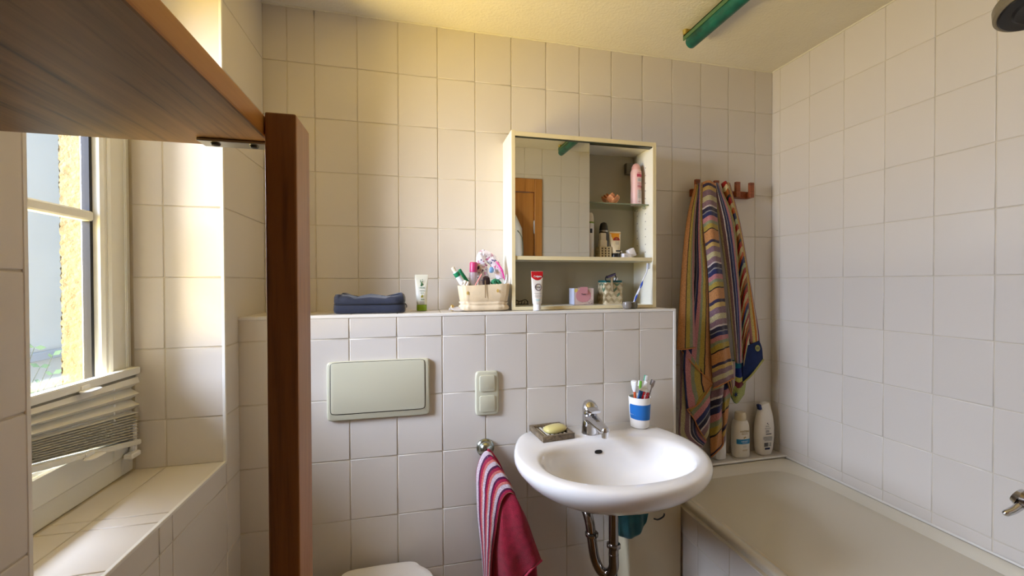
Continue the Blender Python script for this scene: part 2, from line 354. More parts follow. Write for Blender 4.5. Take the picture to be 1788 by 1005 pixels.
# ---------------------------------------------------------------- window
win = tag(bpy.data.objects.new('window_1', None), None, None, None, 'structure'); COL.objects.link(win); win.location = (0.07, -0.64, NZ0)
def frame_ring(bm, x0, x1, y0, y1, z0, z1, w, bev=0.003, wb=None):
    wb = wb or w
    box(bm, x0, x1, y0, y0 + w, z0, z1, bev); box(bm, x0, x1, y1 - w, y1, z0, z1, bev)
    box(bm, x0, x1, y0 + w, y1 - w, z0, z0 + wb, bev); box(bm, x0, x1, y0 + w, y1 - w, z1 - w, z1, bev)
bm = nb(); frame_ring(bm, 0.02, 0.098, NY0 + 0.001, NY1 - 0.001, NZ0 + 0.003, NZ1 - 0.003, 0.045, wb=0.052); build('window_frame', bm, M_upvc, win)
SY0, SY1, SZ0, SZ1 = -0.922, -0.352, 0.934, 2.215
bm = nb(); frame_ring(bm, 0.045, 0.106, SY0, SY1, SZ0, SZ1, 0.066, 0.004)
frame_ring(bm, 0.050, 0.099, SY0 + 0.05, SY1 - 0.05, SZ0 + 0.05, SZ1 - 0.05, 0.030, 0.006)
build('window_sash', bm, M_upvc, win)
GY0, GY1, GZ0, GZ1 = SY0 + 0.08, SY1 - 0.08, SZ0 + 0.08, SZ1 - 0.08
bm = nb(); frame_ring(bm, 0.060, 0.078, GY0 - 0.001, GY1 + 0.001, GZ0 - 0.001, GZ1 + 0.001, 0.009, 0.001); build('gasket', bm, M_gasket, win)
bm = nb(); box(bm, 0.066, 0.070, GY0, GY1, GZ0, GZ1); build('window_pane', bm, glassy('window_glass', (0.97, 0.99, 1, 1)), win)
bm = nb(); box(bm, 0.056, 0.082, GY0, GY1, 1.547, 1.571, 0.004); build('glazing_bar', bm, M_upvc, win)
bm = nb(); box(bm, 0.104, 0.112, -0.905, -0.895, 1.45, 1.60, 0.002); box(bm, 0.112, 0.135, -0.907, -0.893, 1.56, 1.58, 0.003); box(bm, 0.128, 0.138, -0.908, -0.892, 1.45, 1.58, 0.003); build('window_handle', bm, M_white, win)
# ---------------------------------------------------------------- outdoors: stuccoed reveal, house opposite, twigs
def stucco_mat():
    m = M_stucco; n = m.node_tree.nodes; L = m.node_tree.links; p = n['Principled BSDF']; tc = n.new('ShaderNodeTexCoord')
    v = n.new('ShaderNodeTexNoise'); v.inputs['Scale'].default_value = 95; v.inputs['Detail'].default_value = 3; L.new(tc.outputs['Object'], v.inputs['Vector'])
    b = n.new('ShaderNodeBump'); b.inputs['Strength'].default_value = 1.0; b.inputs['Distance'].default_value = 0.006; L.new(v.outputs[0], b.inputs['Height']); L.new(b.outputs[0], p.inputs['Normal'])
stucco_mat()
bm = nb()
N1, N2 = 30, 360
rn = random.Random(3)
for (org, du, dv, nu, nv) in (((XO, -0.362, NZ0), (0.050, 0, 0), (0, 0, NZ1 - NZ0), 10, 230), ((XO, -0.362, NZ0), (0, 0.25, 0), (0, 0, NZ1 - NZ0), 40, 230)):
    g = []
    nrm = Vector((0, -1, 0)) if du[0] else Vector((-1, 0, 0))
    for j in range(nv + 1):
        g.append([bm.verts.new(Vector(org) + Vector(du) * (i / nu) + Vector(dv) * (j / nv) + nrm * rn.uniform(-0.001, 0.0035) + (Vector((rn.uniform(-.002, .002), 0, 0)) if du[0] else Vector((0, 0, 0)))) for i in range(nu + 1)])
    for j in range(nv):
        for i in range(nu): bm.faces.new((g[j][i], g[j][i + 1], g[j + 1][i + 1], g[j + 1][i]))
st = build('stucco_reveal', bm, M_stucco, wall_left, smooth=True, angle=180)
bm = nb(); box(bm, -0.34, -0.004, -0.0, -0.0 + 0.001, 0, 0.001); bm.free()
M_house = mat('pale_render', rgb(228, 226, 218), rough=0.95, var=0.03, vscale=1.5)
h = thing('house_opposite', 'pale rendered house wall with a stone ledge, seen through the window pane', 'building', (-4.5, 4.0, -3.0))
bm = nb(); box(bm, -4.9, -4.5, -6.0, 14.0, -3.0, 7.0); build('house_wall', bm, M_house, h)
bm = nb(); box(bm, -4.5, -4.38, -6.0, 14.0, 0.30, 0.42, 0.01); build('stone_ledge', bm, mat('grey_stone', rgb(190, 194, 200), rough=0.9), h)
bm = nb(); box(bm, -20, XO - 0.005, -20, 20, -3.2, -3.0); tag(build('ground', bm, mat('paving', rgb(200, 180, 140), rough=0.95), centre=False), 'paved yard far below the window', None, None, 'structure')
M_leaf = mat('twig_leaf', rgb(126, 160, 130), rough=0.7); M_twig = mat('twig_bark', rgb(120, 130, 110), rough=0.8)
tw = thing('leafy_shrub', 'thin green leafy twigs outside, low behind the window pane', 'plant', at(60, 700, 1.9)[:])
tw.location.z = -3.0; rn = random.Random(5)
base = at(45, 760, 1.9)
bm = nb(); bl = nb()
for (u, v) in ((92, 620), (92, 652), (100, 668), (70, 640), (60, 606), (82, 690)):
    a = Vector((base.x + rn.uniform(-.1, .1), base.y, base.z - 0.3)); b = at(u, v, 1.9 + rn.uniform(-.1, .1)); mid = a.lerp(b, 0.5) + Vector((-0.08, 0, -0.02)); P = catmull([Vector((base.x, base.y, -3.0)), a, mid, b], 20); tube(bm, P, [0.010 * (1 - k / 24) for k in range(21)], 6)
    for k in range(9, 21):
        for sgn in (-1, 1):
            d = Vector((sgn * rn.uniform(.5, 1), rn.uniform(-.4, .4), rn.uniform(-.2, .8))).normalized(); Lf = 0.06; p = P[k]; w = d.cross(Vector((0, 1, 0.2))).normalized() * 0.017; th = w.cross(d).normalized() * 0.001
            q = [p, p + d * Lf * 0.5 + w, p + d * Lf, p + d * Lf * 0.5 - w]; A = [bl.verts.new(x + th) for x in q]; Bv = [bl.verts.new(x - th) for x in q]
            bl.faces.new(A); bl.faces.new(Bv[::-1])
            for i in range(4): bl.faces.new((A[i], Bv[i], Bv[(i + 1) % 4], A[(i + 1) % 4]))
build('twig', bm, M_twig, tw, smooth=True); tag(build('foliage', bl, M_leaf, tw), None, None, None, 'stuff')
# ---------------------------------------------------------------- wooden shelf in the foreground
M_woodu = wood('oiled_pine', rgb(64, 40, 16), rgb(158, 118, 70), axis='Y', scale=17, wave=2.6)
M_woodp = wood('oiled_pine_post', rgb(84, 44, 14), rgb(150, 96, 44), axis='Z', scale=15)
M_woodpale = wood('pale_post_side', rgb(132, 84, 42), rgb(184, 132, 78), axis='Z', scale=30)  # paler wood tone, used on the posts' +x faces
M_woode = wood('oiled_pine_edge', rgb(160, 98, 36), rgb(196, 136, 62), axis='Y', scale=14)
sh = thing('wooden_shelf', 'oiled pine shelf unit on square posts beside the window, seen from below', 'shelf', (0.52, -1.38, 0))
bm = nb(); box(bm, 0.334, 0.679, -1.70, -1.064, 1.5681, 1.5945, 0.0025, 2); bm.normal_update()
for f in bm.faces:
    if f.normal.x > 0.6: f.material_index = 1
shelf_board = build('shelf_board', bm, [M_woodu, M_woode], sh)
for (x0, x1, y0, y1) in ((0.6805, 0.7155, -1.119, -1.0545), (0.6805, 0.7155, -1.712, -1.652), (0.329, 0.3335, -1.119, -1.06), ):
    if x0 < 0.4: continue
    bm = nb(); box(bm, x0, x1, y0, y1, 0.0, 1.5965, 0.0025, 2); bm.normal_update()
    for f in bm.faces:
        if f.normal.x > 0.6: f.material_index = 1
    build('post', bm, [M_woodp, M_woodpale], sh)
for (y0, y1) in ((-1.12, -1.085), (-1.70, -1.665)):
    bm = nb(); box(bm, 0.327, 0.362, y0, y1, 0.0, 1.5678, 0.002, 2); build('post', bm, M_woodp, sh)
bm = nb(); box(bm, 0.598, 0.679, -1.094, -1.070, 1.5645, 1.5678, 0.0006); box(bm, 0.6775, 0.6803, -1.094, -1.070, 1.53, 1.5670, 0.0005); br = build('metal_bracket', bm, M_steel, sh)
for x in (0.615, 0.658):
    bm = nb(); rings(bm, [(x, -1.084, 1.5615, 0.0022, 0.0022), (x, -1.084, 1.5622, 0.0045, 0.0045), (x, -1.084, 1.5645, 0.0055, 0.0055)], 16); build('screw', bm, M_black, br, smooth=True)
# ---------------------------------------------------------------- pleated blind
M_blind = mat('pleated_fabric', rgb(226, 222, 208), rough=0.9, bump=0.3, bscale=400)
bl = thing('pleated_blind', 'white pleated blind gathered low across the window, sagging at one end', 'blind', (0.115, -0.64, 0.94))
YBL0, YBL1 = -0.925, -0.350
def brail(name, za, zb, h, x0, x1):
    bm = nb(); vs = []
    for y, z in ((YBL0, za), (YBL1, zb)): vs.append([bm.verts.new(p) for p in ((x0, y, z), (x1, y, z), (x1, y, z + h), (x0, y, z + h))])
    for i in range(4): bm.faces.new((vs[0][i], vs[0][(i + 1) % 4], vs[1][(i + 1) % 4], vs[1][i]))
    bm.faces.new(vs[0][::-1]); bm.faces.new(vs[1]); bmesh.ops.bevel(bm, geom=bm.edges[:], offset=0.002, segments=2, affect='EDGES'); return build(name, bm, M_upvc, bl, smooth=True)
brail('top_rail', 1.158, 1.150, 0.019, 0.108, 0.130)
# bottom rail: full-width straight line from the near (out of frame) end to the sagging end
brail('bottom_rail', 1.075, 0.958, 0.014, 0.108, 0.130)
bm = nb(); uvl = bm.loops.layers.uv.verify(); P = []
def zt(y): f = (y - YBL0) / (YBL1 - YBL0); return 1.157 + (1.149 - 1.157) * f
def zb(y): f = (y - YBL0) / (YBL1 - YBL0); return 1.089 + (0.973 - 1.089) * f
prof = [(0.0, 0.0)]; f = 0.0
for k in range(5): f += 0.008; prof.append((f, 0.016 if k % 2 == 0 else 0.003))
for k in range(3): f += 0.085; prof.append((f, 0.020)); f += 0.085; prof.append((f, -0.002))
while f < 0.985: f += 0.021; prof.append((min(f, 1), 0.017 if len(prof) % 2 else 0.001))
ny = 24; rows = []
for (ff, dx) in prof:
    rows.append([(0.110 + dx, y, zt(y) + (zb(y) - zt(y)) * ff) for y in [YBL0 + (YBL1 - 0.006 - YBL0) * i / ny for i in range(ny + 1)]])
F = [[bm.verts.new(p) for p in r] for r in rows]; Bk = [[bm.verts.new((p[0] - 0.0012, p[1], p[2])) for p in r] for r in rows]
for j in range(len(rows) - 1):
    for i in range(ny): bm.faces.new((F[j][i], F[j][i + 1], F[j + 1][i + 1], F[j + 1][i])); bm.faces.new((Bk[j][i], Bk[j + 1][i], Bk[j + 1][i + 1], Bk[j][i + 1]))
for j in range(len(rows) - 1):
    for i in (0, ny): bm.faces.new((F[j][i], F[j + 1][i], Bk[j + 1][i], Bk[j][i]))
build('pleated_fabric', bm, M_blind, bl)
for yc, zc in ((-0.545, 1.152), (-0.535, 0.998)):
    bm = nb(); rings(bm, [(0.140, yc, zc - 0.002, 0.011, 0.022), (0.141, yc, zc + 0.001, 0.013, 0.024), (0.140, yc, zc + 0.003, 0.011, 0.022)], 20, e=3); box(bm, 0.126, 0.134, yc - 0.012, yc + 0.012, zc - 0.003, zc + 0.013, 0.002); build('grip', bm, M_white, bl, smooth=True)
for yc in (-0.3735, -0.367):
    bm = nb(); tube(bm, [(0.111, yc, 1.17), (0.111, yc, 2.20)], 0.0009, 6); build('cord', bm, M_white, bl)
bm = nb()
for z in (1.128, 1.106, 1.088, 1.068, 1.052): box(bm, 0.1285, 0.1315, -0.4545, -0.4515, z, z + 0.006, 0.0005)
tag(build('cord_beads', bm, M_white, bl), None, None, None, 'stuff')
bm = nb(); box(bm, 0.108, 0.130, -0.388, -0.352, 0.930, 0.945, 0.003); box(bm, 0.108, 0.122, -0.366, -0.352, 0.934, 1.02, 0.003); build('holder_clip', bm, M_white, bl)
# ---------------------------------------------------------------- wash basin
def basin():
    t = thing('wash_basin', 'white porcelain wash basin mounted on the tiled low wall beside the bathtub', 'basin', (1.455, -0.45, 0.70))
    bm = nb(); N = 96; X0 = 1.455
    def ring(cx, cy, ax, ab, af, z, eb=5.5, ef=2.15, zf=0.0):
        out = []
        for i in range(N):
            a = 2 * pi * i / N; c, s = cos(a), sin(a); e = eb if s > 0 else ef
            k = max(0, min(1, (s + 0.15) / 0.75)); k = k * k * (3 - 2 * k); e = ef + (eb - ef) * k; ay = ab if s > 0 else af
            x = ax * abs(c) ** (2 / e) * (1 if c >= 0 else -1); y = ay * abs(s) ** (2 / e) * (1 if s >= 0 else -1)
            if s > 0 and eb > 3: x *= 1 - 0.19 * min(1, max(0, y) / 0.2128) ** 1.5
            out.append(bm.verts.new((cx + x, cy + y, z - zf * (1 if s < 0 else 0) * abs(s))))
        return out
    yb = 0.2128
    R = []
    for s_, z in ((0.10, 0.690), (0.30, 0.697), (0.50, 0.716), (0.68, 0.744), (0.82, 0.772), (0.92, 0.798), (0.98, 0.822), (1.0, 0.838), (1.0, 0.848), (0.992, 0.856), (0.975, 0.8605), (0.95, 0.862)):
        R.append(ring(X0, -0.45 + (1 - s_) * 0.05, 0.305 * s_, yb * (s_ if s_ < .9 else 1) - max(0, (1 - s_) * 0.05) + (0 if s_ < .98 else 0), 0.291 * s_, z))
    # deck to opening
    OPc, oa, ob, of = -0.520, 0.238, 0.146, 0.166
    R.append(ring(X0, OPc, oa + 0.014, ob + 0.010, of + 0.010, 0.8615, 2.6, 2.15))
    R.append(ring(X0, OPc, oa + 0.004, ob + 0.003, of + 0.003, 0.858, 2.6, 2.15))
    for s_, z, cy in ((0.985, 0.850, -0.525), (0.95, 0.828, -0.524), (0.89, 0.800, -0.522), (0.79, 0.772, -0.518), (0.63, 0.752, -0.512), (0.42, 0.740, -0.50), (0.2, 0.735, -0.49), (0.085, 0.733, -0.485)):
        R.append(ring(X0 - (1 - s_) * 0.012, cy, oa * s_, ob * s_, of * s_, z, 2.4, 2.1))
    for a, b in zip(R, R[1:]):
        for i in range(N): bm.faces.new((a[i], a[(i + 1) % N], b[(i + 1) % N], b[i]))
    bm.faces.new(R[0][::-1]); bm.faces.new(R[-1])
    bmesh.ops.subdivide_edges(bm, edges=[], cuts=0)
    o = build('basin_bowl', bm, M_porcelain, t, smooth=True, angle=180)
    bm = nb(); rings(bm, [(1.443, -0.485, 0.7335, 0.024, 0.024), (1.443, -0.485, 0.737, 0.023, 0.023), (1.443, -0.485, 0.739, 0.019, 0.019), (1.443, -0.485, 0.7425, 0.017, 0.017)], 28); build('drain_plug', bm, M_steel, t, smooth=True)
    # overflow slot set in the rear slope
    bm = nb(); Mx = Matrix.Translation((1.4535, -0.3865, 0.822)) @ Matrix.Rotation(radians(66), 4, 'X'); rings(bm, [(0, 0, -0.002, 0.0135, 0.0062, 2.6), (0, 0, 0.0025, 0.0135, 0.0062, 2.6)], 24, M=Mx); build('overflow_slot', bm, M_black, t, smooth=True)
basin()
# ---------------------------------------------------------------- mixer tap
def tap():
    t = thing('basin_tap', 'chrome single-lever mixer tap on the wash basin deck', 'tap', (1.456, -0.312, 0.862))
    bm = nb(); x, y = 1.456, -0.314
    rings(bm, [(x, y, 0.8615, 0.031, 0.031), (x, y, 0.8650, 0.0305, 0.0305), (x, y, 0.880, 0.029, 0.029), (x, y, 0.905, 0.0275, 0.0275), (x, y + 0.002, 0.924, 0.0265, 0.0265), (x, y + 0.002, 0.930, 0.024, 0.024)], 32); build('tap_body', bm, M_chrome, t, smooth=True)
    bm = nb(); pts = catmull([(x, y - 0.002, 0.912), (x, y - 0.035, 0.915), (x, y - 0.080, 0.910), (x, y - 0.120, 0.907)], 12); tube(bm, pts, [0.024 - 0.009 * (k / 12) ** 1.2 for k in range(13)], 20, flat=0.85); build('spout', bm, M_chrome, t, smooth=True)
    bm = nb(); rings(bm, [(x, y - 0.116, 0.886, 0.0115, 0.0115), (x, y - 0.116, 0.902, 0.0135, 0.0135), (x, y - 0.116, 0.914, 0.0125, 0.0125), (x, y - 0.116, 0.919, 0.008, 0.008)], 24); build('aerator', bm, M_chrome, t, smooth=True)
    bm = nb(); Mx = Matrix.Translation((x, y + 0.004, 0.930)) @ Matrix.Rotation(radians(12), 4, 'X')
    rings(bm, [(0, 0, 0.0, 0.0255, 0.0255), (0, -0.002, 0.014, 0.0275, 0.029, 2.2), (0, 0.001, 0.026, 0.026, 0.026, 2.2), (0, 0.006, 0.036, 0.020, 0.019, 2.2), (0, 0.009, 0.042, 0.010, 0.010), (0, 0.010, 0.0435, 0.003, 0.003)], 32, M=Mx)
    tube(bm, catmull([(x, y - 0.010, 0.953), (x, y - 0.032, 0.950), (x, y - 0.052, 0.949)], 8), [0.022 - 0.005 * k / 8 for k in range(9)], 16, flat=0.28); build('lever', bm, M_chrome, t, smooth=True)
tap()
# ---------------------------------------------------------------- waste trap below the basin
t = thing('waste_trap', 'chrome bottle-bend waste pipe hanging under the wash basin', 'pipe', (1.47, -0.40, 0.40))
M_dchrome = mat('dull_chrome', rgb(150, 142, 135), rough=0.16, metal=1.0)
bm = nb(); tube(bm, [(1.487, -0.43, 0.69), (1.487, -0.43, 0.47)], 0.016, 20); build('tailpipe', bm, M_dchrome, t, smooth=True)
bm = nb(); rings(bm, [(1.487, -0.43, 0.648, 0.020, 0.020), (1.487, -0.43, 0.652, 0.026, 0.026), (1.487, -0.43, 0.690, 0.026, 0.026)], 28); build('collar', bm, M_dchrome, t, smooth=True)
bm = nb(); tube(bm, catmull([(1.487, -0.43, 0.50), (1.487, -0.43, 0.455), (1.478, -0.415, 0.425), (1.458, -0.40, 0.425), (1.442, -0.385, 0.46), (1.435, -0.375, 0.52), (1.430, -0.36, 0.585), (1.424, -0.32, 0.615), (1.415, -0.25, 0.62)], 44), 0.0165, 20); build('trap_bend', bm, M_dchrome, t, smooth=True)
for (x, y, z) in ((1.487, -0.43, 0.520), (1.4345, -0.374, 0.532)):
    bm = nb(); rings(bm, [(x, y, z, 0.019, 0.019), (x, y, z + 0.003, 0.0225, 0.0225), (x, y, z + 0.011, 0.0225, 0.0225), (x, y, z + 0.014, 0.019, 0.019)], 28); build('ring_nut', bm, M_dchrome, t, smooth=True)
bm = nb(); Mx = Matrix.Translation((1.415, -0.2395, 0.62)) @ Matrix.Rotation(radians(90), 4, 'X'); rings(bm, [(0, 0, 0, 0.036, 0.036), (0, 0, 0.010, 0.030, 0.030), (0, 0, 0.014, 0.018, 0.018)], 28, M=Mx); build('wall_rosette', bm, M_dchrome, t, smooth=True)
bm = nb(); tube(bm, [(1.512, -0.40, 0.66), (1.512, -0.40, 0.0)], 0.004, 8); build('dark_hose', bm, M_black, t, smooth=True)
# ---------------------------------------------------------------- narrow bin beneath, and a teal cloth
bx = thing('laundry_box', 'narrow cream laundry box standing under the basin against the bathtub', 'box', (1.70, -0.29, 0))
M_boxm = mat('cream_box_board', rgb(205, 192, 158), rough=0.5, var=0.03)
bm = nb(); box(bm, 1.597, 1.811, -0.331, -0.2405, 0.0, 0.640, 0.003); build('box_body', bm, M_boxm, bx)
bm = nb(); box(bm, 1.593, 1.815, -0.336, -0.2395, 0.640, 0.655, 0.003); build('box_lid', bm, M_boxm, bx)
bm = nb(); tube(bm, catmull([(1.685, -0.352, 0.545), (1.700, -0.354, 0.541), (1.722, -0.354, 0.549), (1.728, -0.350, 0.557)], 8), 0.0028, 8); build('handle', bm, M_black, bx, smooth=True)
M_teal = mat('teal_cloth', rgb(16, 82, 84), rough=0.95, bump=0.6, bscale=500, var=0.25, vscale=30, sheen=0.3)
bm = nb(); cloth(bm, [[(1.530, -0.345, 0.66), (1.532, -0.37, 0.62), (1.534, -0.37, 0.560), (1.537, -0.368, 0.516)], [(1.555, -0.352, 0.668), (1.557, -0.375, 0.60), (1.560, -0.375, 0.54), (1.563, -0.37, 0.503)], [(1.600, -0.353, 0.668), (1.602, -0.375, 0.60), (1.602, -0.375, 0.54), (1.600, -0.372, 0.502)], [(1.640, -0.352, 0.668), (1.640, -0.372, 0.62), (1.636, -0.37, 0.56), (1.630, -0.368, 0.522)], [(1.660, -0.348, 0.668), (1.662, -0.368, 0.63), (1.658, -0.366, 0.59), (1.650, -0.364, 0.555)]], 24, 20, folds=(0.003, 3.2), seed=4)
tag(build('teal_cloth', bm, M_teal, smooth=True, angle=180), 'dark teal washcloth hanging below the basin in front of the cream box', 'cloth')
# ---------------------------------------------------------------- toilet
t = thing('toilet', 'white wall-hung toilet under the flush plate, only the back of its lid in view', 'toilet', (0.742, -0.5, 0.0))
bm = nb(); rings(bm, [(0.742, -0.46, 0.16, 0.11, 0.20, 2.6), (0.742, -0.47, 0.24, 0.14, 0.225, 2.6), (0.742, -0.485, 0.36, 0.17, 0.245, 2.5), (0.742, -0.49, 0.425, 0.178, 0.252, 2.5)], 48); build('toilet_bowl', bm, M_porcelain, t, smooth=True)
bm = nb()
def lid_ring(z, g, dz=0):
    out = []
    for i in range(64):
        a = 2 * pi * i / 64; c, s = cos(a), sin(a); k = 0.5 + 0.5 * max(-1, min(1, s * 3)); e = 2.2 + 6 * k; hw = 0.185 - 0.052 * min(1, max(0, s) * 1.7)
        x = (hw - g) * abs(c) ** (2 / e) * (1 if c >= 0 else -1); y = ((0.225 if s > 0 else 0.24) - g) * abs(s) ** (2 / e) * (1 if s >= 0 else -1)
        out.append(bm.verts.new((0.742 + x, -0.488 + y, z + dz * (1 - (x / 0.19) ** 2))))
    return out
LR = [lid_ring(0.445, 0.004), lid_ring(0.447, 0), lid_ring(0.461, 0, 0.006), lid_ring(0.466, 0.005, 0.007), lid_ring(0.466, 0.018, 0.007), lid_ring(0.4635, 0.024, 0.007), lid_ring(0.4650, 0.10, 0.007)]
for a, b in zip(LR, LR[1:]):
    for i in range(64): bm.faces.new((a[i], a[(i + 1) % 64], b[(i + 1) % 64], b[i]))
bm.faces.new(LR[0][::-1]); bm.faces.new(LR[-1]); build('toilet_lid', bm, M_porcelain, t, smooth=True)
bm = nb(); rings(bm, [(0.742, -0.492, 0.426, 0.176, 0.235, 2.5), (0.742, -0.492, 0.444, 0.178, 0.237, 2.5)], 48); build('toilet_seat', bm, M_porcelain, t, smooth=True)
# ---------------------------------------------------------------- bathtub
t = thing('bathtub', 'cream enamelled bathtub with a tiled apron along the far-end wall and side wall', 'bathtub', (2.19, -0.9, 0))
bm = nb(); cx, cy, hx, hy = (1.832 + 2.5405) / 2, (-0.087 - 1.716) / 2, (2.5405 - 1.832) / 2, (1.716 - 0.087) / 2
rings(bm, [(cx, cy, 0.545, hx - .004, hy - .004, 40), (cx, cy, 0.566, hx, hy, 40), (cx, cy, 0.573, hx - 0.004, hy - 0.004, 40), (cx, cy, 0.574, hx - 0.012, hy - 0.012, 30), (cx + .007, cy, 0.572, hx - 0.025, hy - 0.020, 16), (cx + .007, cy, 0.562, hx - 0.034, hy - 0.034, 10), (cx + .005, cy, 0.52, hx - 0.055, hy - 0.080, 7), (cx, cy, 0.40, hx - 0.088, hy - 0.16, 5.5), (cx, cy, 0.27, hx - 0.115, hy - 0.24, 5), (cx, cy, 0.215, hx - 0.14, hy - 0.30, 4.5), (cx, cy, 0.195, hx - 0.19, hy - 0.40, 4)], 160)
build('tub_shell', bm, M_enamel, t, smooth=True, angle=60)
bm = nb(); box(bm, 1.822, 1.90, YR, -0.0005, 0, 0.552); box(bm, 1.822, XR - 0.004, -0.086, -0.0005, 0.4, 0.580); apron = build('apron', bm, M_grout, t)
tiles(apron, (1.822, 0, 0), (0, -1, 0), (0, 0, 1), [0.2405, 0.262, 0.412, 0.562, 0.712, 0.862, 1.012, 1.162, 1.312, 1.462, -YR], [0.0, 0.06, 0.26, 0.458, 0.552])
# the -x face needs its tiles turned outwards
for o in list(apron.children): pass
tiles(apron, (0, 0, 0.580), (1, 0, 0), (0, 1, 0), [1.85, 1.975, 2.125, 2.275, 2.425, 2.542], [-0.086, -0.002])
bm = nb(); tube(bm, [(2.539, -0.09, 0.576), (2.539, -1.712, 0.576)], 0.004, 8); tube(bm, [(1.84, -0.090, 0.580), (2.543, -0.090, 0.580)], 0.005, 8); build('sealant_bead', bm, M_trim, t, smooth=True)
# ---------------------------------------------------------------- flush plate, switches, towel hook
t = thing('flush_plate', 'wide pale green-cream toilet flush plate on the tiled low wall', 'flush plate', (0.741, PD, 0.955))
bm = nb(); fx0, fx1, fz0, fz1 = 0.578, 0.902, 0.948, 1.139
Mx = Matrix.Rotation(radians(90), 4, 'X')
def wallplate(bm, x0, x1, z0, z1, y, d, r, ex=14, lip=0.004):
    cx, cz, hx, hz = (x0 + x1) / 2, (z0 + z1) / 2, (x1 - x0) / 2, (z1 - z0) / 2
    M = Matrix.Translation((cx, y, cz)) @ Matrix.Rotation(radians(90), 4, 'X')
    rings(bm, [(0, 0, 0, hx, hz, ex), (0, 0, d * 0.6, hx, hz, ex), (0, 0, d * 0.88, hx - lip * 0.4, hz - lip * 0.4, ex), (0, 0, d, hx - lip, hz - lip, ex)], 96, M=M)
wallplate(bm, fx0, fx1, fz0, fz1, PD - 0.003, 0.013, 0.01, 22); build('plate_frame', bm, M_cream, t, smooth=True)
bm = nb(); wallplate(bm, fx0 + 0.010, fx1 - 0.014, fz0 + 0.020, fz1 - 0.0015, PD - 0.0150, 0.0016, 0.01, 18, 0.0006); build('gap', bm, M_black, t, smooth=True)
bm = nb(); wallplate(bm, fx0 + 0.0125, fx1 - 0.0165, fz0 + 0.0228, fz1 - 0.003, PD - 0.0160, 0.0022, 0.01, 22, 0.0012); build('flush_button', bm, M_cream, t, smooth=True)
t = thing('light_switch', 'cream double switch plate with two square rockers above the chrome hook', 'switch', (1.098, PD, 0.93))
bm = nb(); wallplate(bm, 1.0575, 1.1405, 0.929, 1.084, PD - 0.003, 0.010, 0.01, 9, 0.005); build('switch_plate', bm, M_cream, t, smooth=True)
for z in (1.0415, 0.9705):
    bm = nb(); wallplate(bm, 1.0715, 1.1265, z - 0.0285, z + 0.0285, PD - 0.0122, 0.0042, 0.01, 9, 0.0014); build('rocker', bm, M_cream, t, smooth=True)
t = thing('wall_hook', 'round chrome towel hook on the tiled low wall beside the basin', 'hook', (1.094, PD, 0.78))
bm = nb(); Mx = Matrix.Translation((1.0925, PD - 0.003, 0.815)) @ Matrix.Rotation(radians(90), 4, 'X')
rings(bm, [(0, 0, 0, 0.031, 0.031), (0, 0, 0.008, 0.031, 0.031), (0, 0, 0.012, 0.027, 0.027), (0, 0, 0.013, 0.025, 0.025), (0, 0, 0.022, 0.022, 0.022), (0, 0, 0.029, 0.013, 0.013), (0, 0, 0.031, 0.004, 0.004)], 36, M=Mx); build('rosette', bm, mat('satin_nickel', rgb(170, 175, 165), rough=0.2, metal=1), t, smooth=True)
bm = nb(); tube(bm, catmull([(1.0925, PD - 0.02, 0.800), (1.0925, PD - 0.05, 0.796), (1.0925, PD - 0.062, 0.806), (1.0925, PD - 0.062, 0.812)], 10), 0.0045, 12); build('hook_arm', bm, M_chrome, t, smooth=True)
# ---------------------------------------------------------------- shower curtain roller at the ceiling
M_green = mat('green_marbled_vinyl', rgb(18, 88, 76), rough=0.3, var=0.5, vscale=22)
t = thing('shower_blind', 'rolled green shower blind fixed to the ceiling above the bathtub edge', 'shower blind', (1.94, -0.9, 2.34))
bm = nb(); tube(bm, [(1.942, -0.205, 2.357), (1.942, -1.62, 2.357)], 0.0240, 28); build('rolled_curtain', bm, M_green, t, smooth=True)
bm = nb(); box(bm, 1.917, 1.922, -1.62, -0.19, 2.368, 2.388, 0.001); box(bm, 1.917, 1.965, -1.62, -0.19, 2.382, 2.388, 0.001); build('head_rail', bm, mat('green_rail', rgb(86, 122, 84), rough=0.4, metal=0.3), t)
for y in (-0.20, -1.60):
    bm = nb(); box(bm, 1.928, 1.945, y - 0.012, y + 0.012, 2.386, ZC, 0.001); rings(bm, [(1.921, y, 2.388, 0.008, 0.008), (1.921, y, ZC, 0.011, 0.011)], 16); build('ceiling_bracket', bm, mat('brass_fixing', rgb(190, 170, 90), rough=0.4, metal=0.6), t, smooth=True)
# ---------------------------------------------------------------- shower and bath mixer at the wall
t = thing('shower_set', 'dark grey hand shower held on a chrome rail above the bathtub', 'shower', (2.45, -1.02, 0.95))
bm = nb(); tube(bm, [(2.485, -1.05, 1.25), (2.485, -1.05, 2.15)], 0.011, 16); build('rail', bm, M_chrome, t, smooth=True)
for z in (1.27, 2.13):
    bm = nb(); tube(bm, [(2.485, -1.05, z), (2.5435, -1.05, z)], 0.012, 16); build('rail_mount', bm, M_chrome, t, smooth=True)
Mx = Matrix.Translation((2.315, -0.985, 2.062)) @ Matrix.Scale(1.22, 4) @ Matrix.Rotation(radians(12), 4, 'Y') @ Matrix.Rotation(radians(-16), 4, 'X')
bm = nb(); rings(bm, [(0, 0, -0.012, 0.056, 0.056), (0, 0, -0.008, 0.060, 0.060), (0, 0, 0.012, 0.058, 0.058), (0, 0, 0.022, 0.048, 0.048), (0, 0, 0.028, 0.020, 0.020)], 48, M=Mx); build('shower_head', bm, mat('grey_brown_plastic', rgb(120, 110, 90), rough=0.4, bump=0.4, bscale=600), t, smooth=True)
